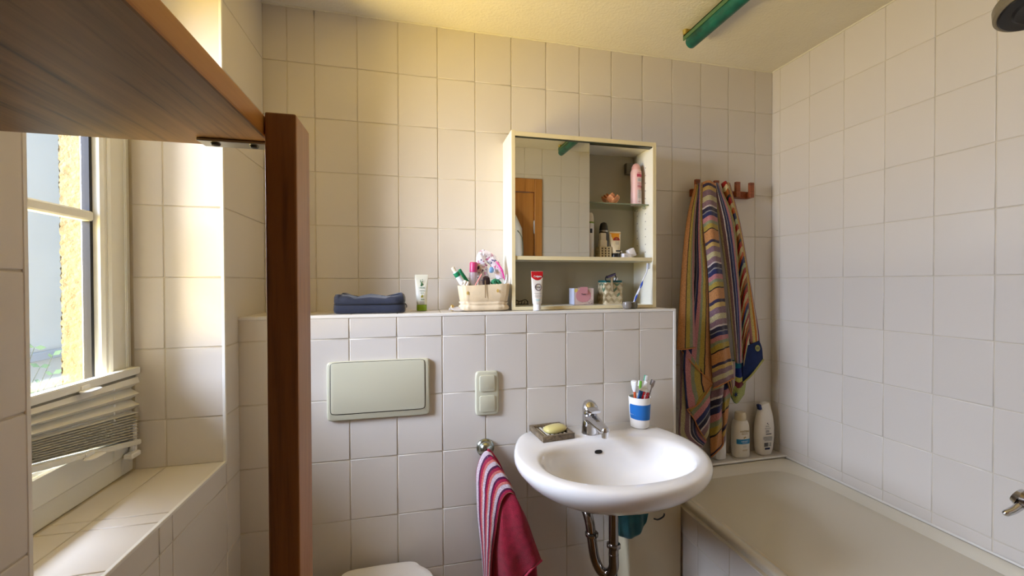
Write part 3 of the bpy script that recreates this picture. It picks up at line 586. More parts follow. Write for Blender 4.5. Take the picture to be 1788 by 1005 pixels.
bm = nb(); rings(bm, [(0, 0, -0.016, 0.020, 0.020), (0, 0, -0.018, 0.032, 0.032), (0, 0, -0.0145, 0.036, 0.036), (0, 0, -0.0145, 0.052, 0.052), (0, 0, -0.0115, 0.055, 0.055)], 48, M=Mx); build('spray_face', bm, M_black, t, smooth=True)
bm = nb(); tube(bm, catmull([Mx @ Vector((0.02, 0, 0.012)), Mx @ Vector((0.07, -0.02, 0.006)), (2.47, -1.04, 2.03), (2.485, -1.05, 1.97)], 14), [0.020 - 0.005 * k / 14 for k in range(15)], 16); build('shower_handle', bm, M_chrome, t, smooth=True)
bm = nb(); tube(bm, [(2.485, -1.05, 1.98), (2.485, -1.05, 2.03)], 0.019, 16); build('slider', bm, M_black, t, smooth=True)
bm = nb(); tube(bm, catmull([(2.484, -1.065, 1.96), (2.46, -1.12, 1.6), (2.42, -1.14, 1.1), (2.40, -1.13, 0.80), (2.42, -1.10, 0.72), (2.455, -1.09, 0.765)], 60), 0.007, 12); build('hose', bm, M_steel, t, smooth=True)
t = thing('bath_mixer', 'chrome bath mixer with a slanting lever on the wall above the bathtub', 'tap', (2.45, -1.0, 0.75))
bm = nb(); tube(bm, [(2.46, -1.10, 0.80), (2.46, -0.905, 0.80)], [0.026] * 2, 24); tube(bm, [(2.46, -1.075, 0.80), (2.544, -1.075, 0.80)], 0.02, 20); tube(bm, [(2.46, -0.93, 0.80), (2.544, -0.93, 0.80)], 0.02, 20); build('mixer_body', bm, M_dchrome, t, smooth=True)
bm = nb(); tube(bm, [(2.46, -0.90, 0.80), (2.46, -0.888, 0.805)], [0.027, 0.022], 24); tube(bm, catmull([(2.45, -0.905, 0.792), (2.43, -0.90, 0.775), (2.415, -0.893, 0.764), (2.408, -0.889, 0.760)], 10), [0.010, .010, .0095, .0095, .009, .009, .0088, .0085, .0085, .008, .005], 16); build('lever', bm, M_chrome, t, smooth=True)
bm = nb(); tube(bm, catmull([(2.46, -1.0, 0.79), (2.40, -1.0, 0.775), (2.35, -1.0, 0.765), (2.335, -1.0, 0.745)], 12), 0.014, 18); build('spout', bm, M_chrome, t, smooth=True)
# ---------------------------------------------------------------- mirror cabinet on the low wall
ZL = PT + 0.0036
CX0, CX1, CYF, CYB, CZ0, CZ1 = 1.2096, 1.8145, -0.160, -0.0035, ZL, 1.960
t = thing('mirror_cabinet', 'white open-fronted mirror cabinet with a sliding mirror, standing on the tiled ledge', 'cabinet', (1.512, -0.08, ZL))
def board(name, x0, x1, y0, y1, z0, z1):
    bm = nb(); box(bm, x0, x1, y0, y1, z0, z1); o = build(name, bm, M_board, t); 
    bm = nb(); box(bm, x0, x1, y0 - 0.0012, y0, z0, z1, 0.0003); build('edge_band', bm, M_edge, o); return o
left = board('side_panel', CX0, CX0 + 0.0135, CYF, CYB, CZ0, CZ1 + 0.004)
right = board('side_panel', CX1 - 0.0145, CX1, CYF, CYB, CZ0, CZ1)
board('top_panel', CX0 + 0.0135, CX1 - 0.0145, CYF, CYB, CZ1 - 0.016, CZ1)
board('bottom_panel', CX0 + 0.0135, CX1 - 0.0145, CYF, CYB, CZ0, CZ0 + 0.0125)
board('shelf_panel', CX0 + 0.0135, CX1 - 0.0145, CYF + 0.004, CYB, 1.4795, 1.4935)
bm = nb(); box(bm, CX0 + 0.0135, CX1 - 0.0145, -0.009, -0.0045, CZ0 + 0.0125, CZ1 - 0.016); build('back_panel', bm, mat('shaded_backboard', rgb(176, 170, 146), rough=0.6), t)  # whitish panel; the shade inside the cabinet is mixed into its colour
bm = nb(); box(bm, CX0 + 0.0135, CX1 - 0.0145, -0.157, -0.135, CZ1 - 0.0205, CZ1 - 0.016, 0.0003); build('sliding_track', bm, mat('dark_track', rgb(52, 56, 44), rough=0.4), t)
M_mirror = mat('mirror_glass', (0.86, 0.88, 0.84, 1), rough=0.0, metal=1.0)
M_mback = mat('mirror_edge', rgb(190, 195, 170), rough=0.3)
bm = nb(); MT = Matrix.Translation((0, -0.150, 1.72)) @ Matrix.Rotation(radians(0.45), 4, 'X')
box(bm, CX0 + 0.0145, 1.5265, -0.002, 0.0, 1.4945 - 1.72, 1.9395 - 1.72, M=MT)
mir = build('mirror_door', bm, M_mirror, t)
bm = nb(); box(bm, CX0 + 0.0145, 1.5275, 0.0002, 0.002, 1.4945 - 1.72, 1.9395 - 1.72, M=MT); build('mirror_backing', bm, M_mback, mir)
M_shelfglass = glassy('shelf_glass', (0.90, 0.96, 0.92, 1))
bm = nb(); box(bm, CX0 + 0.016, CX1 - 0.016, -0.132, -0.012, 1.7095, 1.7145); gs = build('glass_shelf', bm, M_shelfglass, t)
bm = nb(); box(bm, CX0 + 0.016, CX1 - 0.016, -0.1326, -0.1321, 1.7095, 1.7145); build('glass_edge', bm, mat('green_glass_edge', rgb(120, 130, 105), rough=0.1), gs)
bm = nb()
for x in (CX1 - 0.0145, CX0 + 0.0135):
    for y in (-0.105, -0.04):
        for k in range(-7, 6):
            z = 1.712 + k * 0.032
            if 1.50 < z < 1.93 and k != 0 and not (x < 1.4): rings(bm, [(0, 0, 0, 0.0022, 0.0022), (0, 0, 0.0006, 0.0022, 0.0022)], 10, M=Matrix.Translation((x - 0.0005, y, z)) @ Matrix.Rotation(radians(90), 4, 'Y'))
tag(build('peg_holes', bm, M_black, right), None, None, None, 'stuff')
for y in (-0.105, -0.04):
    bm = nb(); tube(bm, [(CX1 - 0.0145, y, 1.704), (CX1 - 0.026, y, 1.704)], 0.0052, 12); build('shelf_peg', bm, mat('clear_peg', rgb(180, 180, 160), rough=0.2), right, smooth=True)
bm = nb(); box(bm, 1.752, 1.797, -0.034, -0.0095, 1.862, 1.912, 0.004, 2); build('wiring_box', bm, mat('grey_box', rgb(118, 112, 98), rough=0.5), t, smooth=True)

# ---------------------------------------------------------------- small-object builders
M_printg = mat('grey_print', rgb(120, 118, 116), rough=0.6); M_printd = mat('dark_print', rgb(50, 48, 52), rough=0.6); M_printw = mat('white_print', rgb(245, 245, 245), rough=0.5)
M_printgold = mat('gold_print', rgb(170, 140, 70), rough=0.4); M_printlg = mat('light_grey_print', rgb(165, 162, 160), rough=0.6); M_printred = mat('red_print', rgb(190, 20, 28), rough=0.45); M_printpink = mat('raspberry_print', rgb(196, 66, 98), rough=0.5)
def patch(bm, cx, cz, w, h, y, ex=2.0, n=32, tilt=0.0, bend=None, cyl=None):
    'thin printed patch facing -y; bend wraps it round a vertical bottle of that radius with axis at cyl=(x, y)'
    vs = []; vb = []
    for i in range(n):
        a = 2 * pi * i / n; c, s = cos(a), sin(a)
        x = w / 2 * abs(c) ** (2 / ex) * (1 if c >= 0 else -1); z = h / 2 * abs(s) ** (2 / ex) * (1 if s >= 0 else -1)
        x, z = x * cos(tilt) - z * sin(tilt), x * sin(tilt) + z * cos(tilt)
        vs.append((cx + x, cz + z))
    A = [bm.verts.new((x, y, z)) for x, z in vs]; B = [bm.verts.new((x, y + 0.0004, z)) for x, z in vs]
    bm.faces.new(A); bm.faces.new(B[::-1])
    for i in range(n): bm.faces.new((A[i], B[i], B[(i + 1) % n], A[(i + 1) % n]))
    return bm
def band(bm, cx, cy, z0, z1, rx, ry, a0, a1, n=24, ex=2.0, dz=None, rz=None):
    'printed band wrapped round an upright bottle between two angles (degrees, -90 faces the room)'
    r2 = rz or (rx, ry); F = []; G = []
    for i in range(n + 1):
        a = radians(a0 + (a1 - a0) * i / n); c, s = cos(a), sin(a)
        e = lambda v, r: r * abs(v) ** (2 / ex) * (1 if v >= 0 else -1)
        for L, o in ((F, 0.0006), (G, -0.0002)):
            L.append((bm.verts.new((cx + e(c, rx + o), cy + e(s, ry + o), z0)), bm.verts.new((cx + e(c, r2[0] + o), cy + e(s, r2[1] + o), z1))))
    for i in range(n):
        bm.faces.new((F[i][0], F[i + 1][0], F[i + 1][1], F[i][1])); bm.faces.new((G[i][0], G[i][1], G[i + 1][1], G[i + 1][0]))
        bm.faces.new((F[i][0], G[i][0], G[i + 1][0], F[i + 1][0])); bm.faces.new((F[i][1], F[i + 1][1], G[i + 1][1], G[i][1]))
    return bm
def print_lines(par, cx, cz, y, w, n, pitch, h, mt, rnd=1, name='small_print'):
    bm = nb(); r = random.Random(rnd)
    for i in range(n):
        ww = w * r.uniform(0.6, 1.0); x = cx - w / 2 + r.uniform(0, w - ww)
        while x < cx + w / 2 - 0.001:
            l = r.uniform(0.0015, 0.005); l = min(l, cx + w / 2 - x); z = cz - i * pitch; box(bm, x, x + l * 0.8, y - 0.0002, y, z - h / 2, z + h / 2); x += l
    return tag(build(name, bm, mt, par), None, None, None, 'stuff')
def squeeze(name, label, cat, x, y, z, wtop, rb, h, caph, Mbody, Mcap, capr=None, group=None, crimp=True, yaw=0.0):
    'squeeze tube standing on its cap, crimped flat at the top'
    t = thing(name, label, cat, (x, y, z), group); capr = capr or rb
    bm = nb(); rings(bm, [(x, y, z, capr * 0.94, capr * 0.94), (x, y, z + 0.001, capr, capr), (x, y, z + caph - 0.001, capr * 1.0, capr * 1.0), (x, y, z + caph, capr * 0.96, capr * 0.96)], 32); build('cap', bm, Mcap, t, smooth=True)
    bm = nb(); z0 = z + caph
    rs = [(x, y, z0, rb * 0.92, rb * 0.92), (x, y, z0 + 0.002, rb, rb)]
    for k in range(1, 9):
        f = k / 8; rs.append((x, y, z0 + 0.002 + (h - caph - 0.010) * f, rb + (wtop / 2 - rb) * f ** 0.8, max(0.0013, rb * (1 - f ** 1.2)), 2 + 1.5 * f))
    rs += [(x, y, z + h - 0.001, wtop / 2, 0.0013, 6), (x, y, z + h, wtop / 2 - 0.0005, 0.001, 6)]
    rings(bm, rs, 40); build('tube_body', bm, Mbody, t, smooth=True)
    def yf(zz, frac=0.0):
        f = max(0, min(1, (zz - z0 - 0.002) / (h - caph - 0.010))); ry = max(0.0013, rb * (1 - f ** 1.2)); return y - ry - 0.0006
    return t, yf

# ---------------------------------------------------------------- in the cabinet, glass shelf
GZ = 1.7147
t = thing('deodorant_spray', 'pale pink deodorant spray can on the glass shelf against the side panel', 'spray can', (1.765, -0.085, GZ))
x, y = 1.7655, -0.088; r = 0.0225
M_pink = mat('pale_pink_can', rgb(232, 190, 184), rough=0.35)
bm = nb(); rings(bm, [(x, y, GZ, r * .93, r * .93), (x, y, GZ + .003, r, r), (x, y, GZ + .05, r * 0.97, r * 0.97), (x, y, GZ + .08, r * 0.93, r * 0.93), (x, y, GZ + .12, r, r), (x, y, GZ + .140, r * 1.0, r * 1.0), (x, y, GZ + .150, r * .86, r * .86)], 36); build('can_body', bm, M_pink, t, smooth=True)
bm = nb(); rings(bm, [(x, y, GZ + .150, r * .80, r * .80), (x, y, GZ + .157, r * .82, r * .82), (x, y, GZ + .166, r * .72, r * .72), (x, y, GZ + .174, r * .5, r * .5), (x, y, GZ + .178, r * .2, r * .2)], 32); build('cap', bm, mat('pink_cap', rgb(226, 170, 160), rough=0.3), t, smooth=True)
bm = nb(); band(bm, x, y, GZ + .118, GZ + .130, r, r, -110, -35); build('red_label_band', bm, mat('deep_pink_print', rgb(182, 60, 90), rough=.5), t)
bm = nb(); 
for z0, z1 in ((.098, .112), (.082, .094), (.008, .064)): band(bm, x, y, GZ + z0, GZ + z1, r * .985, r * .985, -105, -40)
build('label_panel', bm, mat('white_label', rgb(225, 212, 210), rough=.5), t)
bm = nb()
for z0 in (.060, .055, .050, .045, .040, .035, .030, .100, .104, .108): band(bm, x, y, GZ + z0, GZ + z0 + .0022, r * .99 + .0004, r * .99 + .0004, -100, -45, 16)
tag(build('small_print', bm, M_printlg, t), None, None, None, 'stuff')
bm = nb()
for z0, a in ((.0905, 1), (.0855, 1), (.080, 1), (.075, 1), (.134, 0)): band(bm, x, y, GZ + z0, GZ + z0 + .0018, r * .99 + .0006, r * .99 + .0006, -104, -42, 16)
band(bm, x, y, GZ + .014, GZ + .016, r, r, -100, -68, 10)
tag(build('red_print_lines', bm, M_printpink, t), None, None, None, 'stuff')
# rose-shaped soap
t = thing('peach_rose', 'peach-coloured rose blossom ornament resting on the glass shelf', 'ornament', (1.648, -0.09, GZ))
M_peach = mat('peach_wax', rgb(240, 168, 118), rough=0.5)
bm0 = None
for ring_i, (nP, rad, hh, op) in enumerate(((6, 0.036, 0.032, 46), (5, 0.026, 0.040, 28), (4, 0.014, 0.046, 10))):
    for k in range(nP):
        a = 2 * pi * (k + 0.5 * ring_i) / nP; bm = nb(); g = []
        for j in range(7):
            f = j / 6; row = []
            for i in range(7):
                s = (i / 6 - 0.5) * 2; wd = 0.020 * sin(pi * (0.16 + 0.62 * f)) * (1.0 if ring_i < 2 else 0.8)
                rr_ = 0.006 + (rad - 0.006) * f ** 0.8 + 0.004 * f * f - 0.004 * s * s * (0.4 + f); zz = GZ + 0.001 + hh * f ** (1.2 if ring_i == 0 else 0.9) * (1 - 0.28 * s * s * f)
                px = rr_ * cos(a) - s * wd * sin(a); py = rr_ * sin(a) + s * wd * cos(a); row.append(Vector((1.649 + px, -0.088 + py, zz)))
            g.append(row)
        A = [[bm.verts.new(p) for p in r_] for r_ in g]; B = [[bm.verts.new(p + Vector((-cos(a) * 0.002, -sin(a) * 0.002, 0.0006))) for p in r_] for r_ in g]
        for j in range(6):
            for i in range(6): bm.faces.new((A[j][i], A[j][i + 1], A[j + 1][i + 1], A[j + 1][i])); bm.faces.new((B[j][i], B[j + 1][i], B[j + 1][i + 1], B[j][i + 1]))
        for j in range(6):
            for i in (0, 6): bm.faces.new((A[j][i], A[j + 1][i], B[j + 1][i], B[j][i]))
        for i in range(6):
            for j in (0, 6): bm.faces.new((A[j][i], A[j][i + 1], B[j][i + 1], B[j][i]))
        build('petal', bm, M_peach, t, smooth=True, angle=180)
# ---------------------------------------------------------------- cabinet middle shelf
SZ = 1.4937
x, y, r = 1.5525, -0.085, 0.0215
t = thing('hairspray_can', 'tall white spray can with a green ring, half hidden by the mirror edge', 'spray can', (x, y, SZ))
M_canw = mat('white_can', rgb(226, 220, 212), rough=0.35)
bm = nb(); rings(bm, [(x, y, SZ, r * .94, r * .94), (x, y, SZ + .003, r, r), (x, y, SZ + .135, r, r), (x, y, SZ + .140, r * 1.0, r * 1.0)], 36); build('can_body', bm, M_canw, t, smooth=True)
bm = nb(); rings(bm, [(x, y, SZ + .140, r * 1.01, r * 1.01), (x, y, SZ + .1405, r * 1.02, r * 1.02), (x, y, SZ + .1465, r * 1.02, r * 1.02), (x, y, SZ + .147, r, r)], 36); build('green_ring', bm, mat('green_ring', rgb(118, 140, 40), rough=.4), t, smooth=True)
bm = nb(); rings(bm, [(x, y, SZ + .147, r, r), (x, y, SZ + .166, r * .97, r * .97), (x, y, SZ + .178, r * .84, r * .84), (x, y, SZ + .182, r * .7, r * .7), (x, y, SZ + .184, r * .68, r * .68)], 36); build('cap', bm, mat('cream_cap', rgb(222, 212, 190), rough=.4), t, smooth=True)
bm = nb(); band(bm, x, y, SZ + .100, SZ + .118, r, r, -100, -72); build('dark_emblem', bm, M_printd, t)
bm = nb()
for k in range(18): band(bm, x, y, SZ + .010 + k * .0065, SZ + .013 + k * .0065, r, r, -38, -22, 8)
tag(build('small_print', bm, M_printlg, t), None, None, None, 'stuff')
x, y, r = 1.636, -0.050, 0.0215
t = thing('black_deodorant', 'dark deodorant bottle with a domed black cap, behind the orange tube', 'bottle', (x, y, SZ))
bm = nb(); rings(bm, [(x, y, SZ, r * .95, r * .7), (x, y, SZ + .004, r, r * .8), (x, y, SZ + .100, r * 1.05, r * .8), (x, y, SZ + .116, r * .85, r * .75)], 32); build('bottle_body', bm, mat('dark_grey_bottle', rgb(66, 58, 52), rough=.25), t, smooth=True)
bm = nb(); rings(bm, [(x, y, SZ + .112, r * .87, r * .77), (x, y, SZ + .121, r * .84, r * .75)], 32); build('silver_collar', bm, M_steel, t, smooth=True)
bm = nb(); rings(bm, [(x, y, SZ + .119, r * .90, r * .80), (x, y, SZ + .138, r * .80, r * .72), (x, y, SZ + .149, r * .62, r * .55), (x, y, SZ + .153, r * .3, r * .3)], 32); build('cap', bm, mat('black_cap', rgb(44, 38, 32), rough=.3), t, smooth=True)
x, y = 1.6135, -0.085
t = thing('small_white_bottle', 'small cream-white bottle with a square cap in the lattice holder', 'bottle', (x, y, SZ))
M_cw = mat('cream_white_plastic', rgb(226, 216, 196), rough=.35)
bm = nb(); rings(bm, [(x, y, SZ + .0022, .0155, .0135, 5), (x, y, SZ + .004, .0165, .0145, 5), (x, y, SZ + .070, .0165, .0145, 5), (x, y, SZ + .074, .0135, .0125, 5)], 36); build('bottle_body', bm, M_cw, t, smooth=True)
bm = nb(); rings(bm, [(x, y, SZ + .074, .0128, .0118, 6), (x, y, SZ + .101, .0128, .0118, 6), (x, y, SZ + .103, .0118, .0108, 6)], 36); build('cap', bm, M_cw, t, smooth=True)
t = thing('lattice_holder', 'small beige lattice basket with square holes on the cabinet shelf', 'holder', (1.6135, -0.088, SZ))
bm = nb(); lx0, lx1, ly0, ly1, lh = 1.5895, 1.6405, -0.112, -0.066, 0.044; tb = 0.0022
M_lat = mat('beige_lattice', rgb(206, 190, 150), rough=.5)
for yy in (ly0, ly1 - tb):
    for k in range(5): z = SZ + k * (lh - .003) / 4; box(bm, lx0, lx1, yy, yy + tb, z, z + .0042)
    for k in range(4): xx = lx0 + k * (lx1 - lx0 - .0075) / 3; box(bm, xx, xx + .0075, yy - .0003, yy + tb, SZ, SZ + lh)
for xx in (lx0, lx1 - tb):
    for k in range(5): z = SZ + k * (lh - .003) / 4; box(bm, xx, xx + tb, ly0, ly1, z, z + .0042)
    for k in range(4): yy = ly0 + k * (ly1 - ly0 - .0075) / 3; box(bm, xx - .0003, xx + tb + .0003, yy, yy + .0075, SZ, SZ + lh)
box(bm, lx0, lx1, ly0, ly1, SZ, SZ + .0018); build('lattice_body', bm, M_lat, t)
bm = nb(); box(bm, lx0 + .003, lx1 - .003, ly0 + .0028, ly0 + .0033, SZ + .002, SZ + .042); build('hole_shade', bm, mat('hole_shade', rgb(70, 52, 38), rough=.8), t)  # dark sheet painted in for the shade seen through the lattice holes
x, y = 1.6640, -0.098
M_sun = mat('sunscreen_tube', rgb(232, 216, 180), rough=.4)
t, yf = squeeze('sunscreen_tube', 'orange and cream sunscreen tube standing on its black cap', 'tube', x, y, SZ, 0.050, 0.0185, 0.109, 0.019, M_sun, M_black, capr=0.0185)
bm = nb(); g = []
for k in range(9):
    zz = SZ + .072 + .0305 * k / 8; f = (zz - SZ - .021) / .080; w = (.0185 + (.025 - .0185) * f ** .8) * 0.99; g.append([bm.verts.new((x + w * (i / 8 - .5) * 2, yf(zz) - .0003 + (abs(i / 8 - .5) * 2) ** 3 * (y - yf(zz)) * 0.8, zz)) for i in range(9)])
for j in range(8):
    for i in range(8): bm.faces.new((g[j][i], g[j][i + 1], g[j + 1][i + 1], g[j + 1][i]))
build('orange_label', bm, mat('orange_print', rgb(236, 158, 30), rough=.45), t, smooth=True)
bm = nb(); vs = [(cos(pi * i / 20) * .0145 + .002, sin(pi * i / 20) * .0135) for i in range(21)]; A = [bm.verts.new((x + a, yf(SZ + .076) - .0018, SZ + .0725 + b)) for a, b in vs]; B = [bm.verts.new((x + a, yf(SZ + .076) - .0008, SZ + .0725 + b)) for a, b in vs]; bm.faces.new(A); bm.faces.new(B[::-1]); build('red_sun', bm, mat('dark_red_print', rgb(168, 40, 40), rough=.5), t)
lettering('30', .010, (x + .002, yf(SZ + .078) - .0030, SZ + .0785), M_printgold, t, name='lettering', bold=.0002)
print_lines(t, x + .003, SZ + .066, yf(SZ + .060) - .0016, .018, 4, .0035, .0012, M_printlg, 2)
bm = nb(); patch(bm, x + .004, SZ + .028, .021, .006, yf(SZ + .022) - .0012, 8); build('dark_label_bar', bm, M_printd, t)
t = thing('silver_jar', 'tiny silver ball-topped jar behind the small white carton', 'jar', (1.7005, -0.075, SZ))
bm = nb(); rings(bm, [(1.7005, -0.075, SZ, .0085, .0085), (1.7005, -0.075, SZ + .016, .0085, .0085), (1.7005, -0.075, SZ + .019, .006, .006)], 24); build('jar_body', bm, M_steel, t, smooth=True)
bm = nb(); rings(bm, [(1.7005, -0.075, SZ + .018, .004, .004), (1.7005, -0.075, SZ + .022, .0082, .0082), (1.7005, -0.075, SZ + .026, .0092, .0092), (1.7005, -0.075, SZ + .031, .0075, .0075), (1.7005, -0.075, SZ + .0345, .003, .003)], 24); build('ball_top', bm, M_chrome, t, smooth=True)
M_carton = mat('white_carton', rgb(232, 226, 222), rough=.6)
bm = nb(); box(bm, 1.6865, 1.7225, -0.128, -0.102, SZ, SZ + .0175, .001, 2, M=Matrix.Translation((1.705, -.115, 0)) @ Matrix.Rotation(radians(6), 4, 'Z') @ Matrix.Translation((-1.705, .115, 0)))
o = build('small_carton', bm, M_carton); tag(o, 'small white carton lying flat at the front of the cabinet shelf', 'box'); bm = nb(); box(bm, 1.689, 1.704, -.1296, -.1292, SZ + .006, SZ + .008); box(bm, 1.689, 1.699, -.1296, -.1292, SZ + .0105, SZ + .012); tag(build('small_print', bm, M_printlg, o), None, None, None, 'stuff')
Mx = Matrix.Translation((1.742, -0.105, SZ)) @ Matrix.Rotation(radians(-26), 4, 'Y')
bm = nb(); box(bm, -.013, .0165, -.012, .012, 0.0066, .041, .002, 2, M=Mx); o = build('tilted_carton', bm, M_carton, smooth=True); o.location.z = SZ + .0003; tag(o, 'white and pinkish carton tipped on its corner beside the side panel', 'box')
# ---------------------------------------------------------------- cabinet bottom compartment
BZ = ZL + 0.0127
x, y = 1.2965, -0.197
M_tp = mat('toothpaste_tube', rgb(232, 226, 214), rough=.35)
t, yf = squeeze('toothpaste_tube', 'white and red toothpaste tube standing on its cap before the cabinet', 'toothpaste', x, y, ZL, 0.0455, 0.0165, 0.1455, 0.024, M_tp, M_white, capr=0.0145)
bm = nb()
g = []
for k in range(9):
    fz = k / 8; g.append([])
    for i in range(17):
        s = (i / 16 - .5) * 2; ztop = ZL + .1448; zlow = ZL + .1120 + .012 * s * s; zz = zlow + (ztop - zlow) * fz; f = (zz - ZL - .026) / (.1455 - .034); f = min(1, f); w = (.0165 + (.02275 - .0165) * f ** .8); g[-1].append(bm.verts.new((x + w * s, yf(zz) + abs(s) ** 3 * (y - yf(zz) - .0006) * .95 - .0004, zz)))
for j in range(8):
    for i in range(16): bm.faces.new((g[j][i], g[j][i + 1], g[j + 1][i + 1], g[j + 1][i]))
build('red_label', bm, M_printred, t, smooth=True)
lettering('Colgate', .0098, (x + .001, yf(ZL + .122) - .0012, ZL + .1265), M_printw, t, bold=.0001)
bm = nb(); Mx = Matrix.Translation((x + .002, yf(ZL + .085) - .0006, ZL + .0865)) @ Matrix.Rotation(radians(90 - 6), 4, 'X')
def torus(bm, M, R, r, n=40, k=8):
    G = [[bm.verts.new(M @ Vector(((R + r * cos(2 * pi * j / k)) * cos(2 * pi * i / n), (R + r * cos(2 * pi * j / k)) * sin(2 * pi * i / n), r * sin(2 * pi * j / k) * .4))) for j in range(k)] for i in range(n)]
    for i in range(n):
        for j in range(k): bm.faces.new((G[i][j], G[(i + 1) % n][j], G[(i + 1) % n][(j + 1) % k], G[i][(j + 1) % k]))
torus(bm, Mx, .0118, .0016); build('printed_ring', bm, mat('brown_grey_print', rgb(128, 110, 110), rough=.4), t, smooth=True)
lettering('Total', .0098, (x - .001, yf(ZL + .080) - .0018, ZL + .0865), M_printd, t, rot=(pi / 2 - .08, 0, 0), bold=.0002)
bm = nb(); box(bm, x - .016, x + .016, yf(ZL + .063) - .0006, yf(ZL + .063) - .0002, ZL + .0635, ZL + .0645); build('printed_rule', bm, M_printlg, t)
bm = nb()
for k in range(3): torus(bm, Matrix.Translation((x - .010 + .010 * k, yf(ZL + .047) - .0009, ZL + .0535)) @ Matrix.Rotation(radians(84), 4, 'X'), .0032, .0006, 20, 6)
build('printed_icon', bm, M_printlg, t); bm = nb(); band(bm, x, y, ZL + .032, ZL + .042, .0172, .0150, -150, -30, 20); build('mint_band', bm, mat('pale_mint_print', rgb(190, 214, 208), rough=.4), t)
# wire glasses / clip behind the tube
M_dkwire = mat('dark_wire', rgb(44, 42, 40), rough=.35, metal=.5)
t = thing('hair_clip', 'dark toothed hair clip lying at the back of the bottom compartment', 'hair clip', (1.262, -0.05, BZ))
bm = nb(); tube(bm, catmull([(1.228, -.06, BZ + .010), (1.242, -.06, BZ + .022), (1.265, -.06, BZ + .016), (1.290, -.06, BZ + .022), (1.300, -.06, BZ + .008)], 24), .0018, 8); tube(bm, [(1.228, -.06, BZ + .004), (1.302, -.06, BZ + .004)], .0022, 8)
for k in range(6): tube(bm, [(1.233 + k * .0125, -.06, BZ + .003), (1.236 + k * .0125, -.064, BZ + .017)], .0014, 6)
build('clip_frame', bm, M_dkwire, t, smooth=True)
t = thing('carton_box', 'small open white and pink printed carton in the bottom compartment', 'box', (1.52, -0.08, BZ))
cx0, cx1, cyf, cyb, ch = 1.4815, 1.5660, -0.104, -0.048, .067; th = .001
M_cart2 = mat('white_printed_carton', rgb(226, 206, 200), rough=.55)
bm = nb(); box(bm, cx0, cx1, cyf, cyf + th, BZ, BZ + ch); box(bm, cx0, cx1, cyb - th, cyb, BZ, BZ + ch); box(bm, cx0, cx0 + th, cyf, cyb, BZ, BZ + ch); box(bm, cx1 - th, cx1, cyf, cyb, BZ, BZ + ch); box(bm, cx0, cx1, cyf, cyb, BZ, BZ + th); build('carton_walls', bm, M_cart2, t)
bm = nb(); box(bm, cx0 - .0004, cx0, cyf + .001, cyb, BZ + .001, BZ + ch); build('side_print', bm, mat('pale_blue_print', rgb(196, 200, 218), rough=.5), t)
bm = nb(); patch(bm, (cx0 + cx1) / 2 - .003, BZ + .038, .066, .054, cyf - .0005, 2.2, 40); build('pink_spot', bm, mat('rose_print', rgb(220, 158, 168), rough=.5), t)
bm = nb(); patch(bm, cx0 + .008, BZ + .058, .016, .014, cyf - .0004, 2.2); build('yellow_spot', bm, mat('yellow_print', rgb(226, 204, 110), rough=.5), t)
bm = nb(); rn = random.Random(9)
for k in range(60):
    px = cx1 - .002 - abs(rn.gauss(0, .018)); pz = BZ + .002 + abs(rn.gauss(0, .009)) + (.0 if rn.random() < .8 else .035 * rn.random())
    if px < cx0 + .03: continue
    box(bm, px, px + .0011, cyf - .0009, cyf - .0005, pz, pz + .0011)
build('printed_dots', bm, M_printd, t)
bm = nb(); box(bm, cx0 + .022, cx0 + .055, cyf - .0065, cyf - .0055, BZ + .046, BZ + .072, M=Matrix.Rotation(radians(0), 4, 'X')); box(bm, cx0 + .022, cx0 + .055, cyf - .0060, cyf + .018, BZ + .0712, BZ + .0722); build('carton_flap', bm, mat('pink_flap', rgb(214, 150, 158), rough=.5), t)
lettering('Time', .0090, ((cx0 + cx1) / 2 - .006, cyf - .0072, BZ + .0430), M_printd, t, bold=.0002)
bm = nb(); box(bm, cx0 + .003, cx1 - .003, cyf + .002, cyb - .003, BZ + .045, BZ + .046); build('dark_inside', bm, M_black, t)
# patterned pot with razor
t = thing('patterned_pot', 'square toiletries pot with a beige and green cube pattern and teal rim', 'pot', (1.643, -0.07, BZ))
px0, px1, pyf, pyb, ph = 1.6165, 1.6965, -0.104, -0.030, .090
bm = nb(); cxp, cyp = (px0 + px1) / 2, (pyf + pyb) / 2
rings(bm, [(cxp, cyp, BZ, .0395, .0365, 9), (cxp, cyp, BZ + .002, .040, .037, 9), (cxp, cyp, BZ + ph, .040, .037, 9)], 64, caps=(True, False)); build('pot_wall', bm, mat('cream_ceramic', rgb(214, 200, 166), rough=.4), t, smooth=True)
bm = nb(); A = rings(bm, [(cxp, cyp, BZ + ph, .0405, .0375, 9), (cxp, cyp, BZ + ph + .009, .0405, .0375, 9), (cxp, cyp, BZ + ph + .009, .0375, .0345, 9), (cxp, cyp, BZ + .03, .0375, .0345, 9)], 64, caps=(False, True)); build('teal_rim', bm, mat('teal_rim', rgb(18, 92, 90), rough=.4), t, smooth=True)
cells = {'khaki_lozenges': nb(), 'green_lozenges': nb(), 'tan_lozenges': nb()}
def quad3(bm, P):
    A = [bm.verts.new(p) for p in P[0]]; B = [bm.verts.new(p) for p in P[1]]; bm.faces.new(A); bm.faces.new(B[::-1])
    for i in range(len(A)): bm.faces.new((A[i], B[i], B[(i + 1) % len(A)], A[(i + 1) % len(A)]))
rn = random.Random(12)
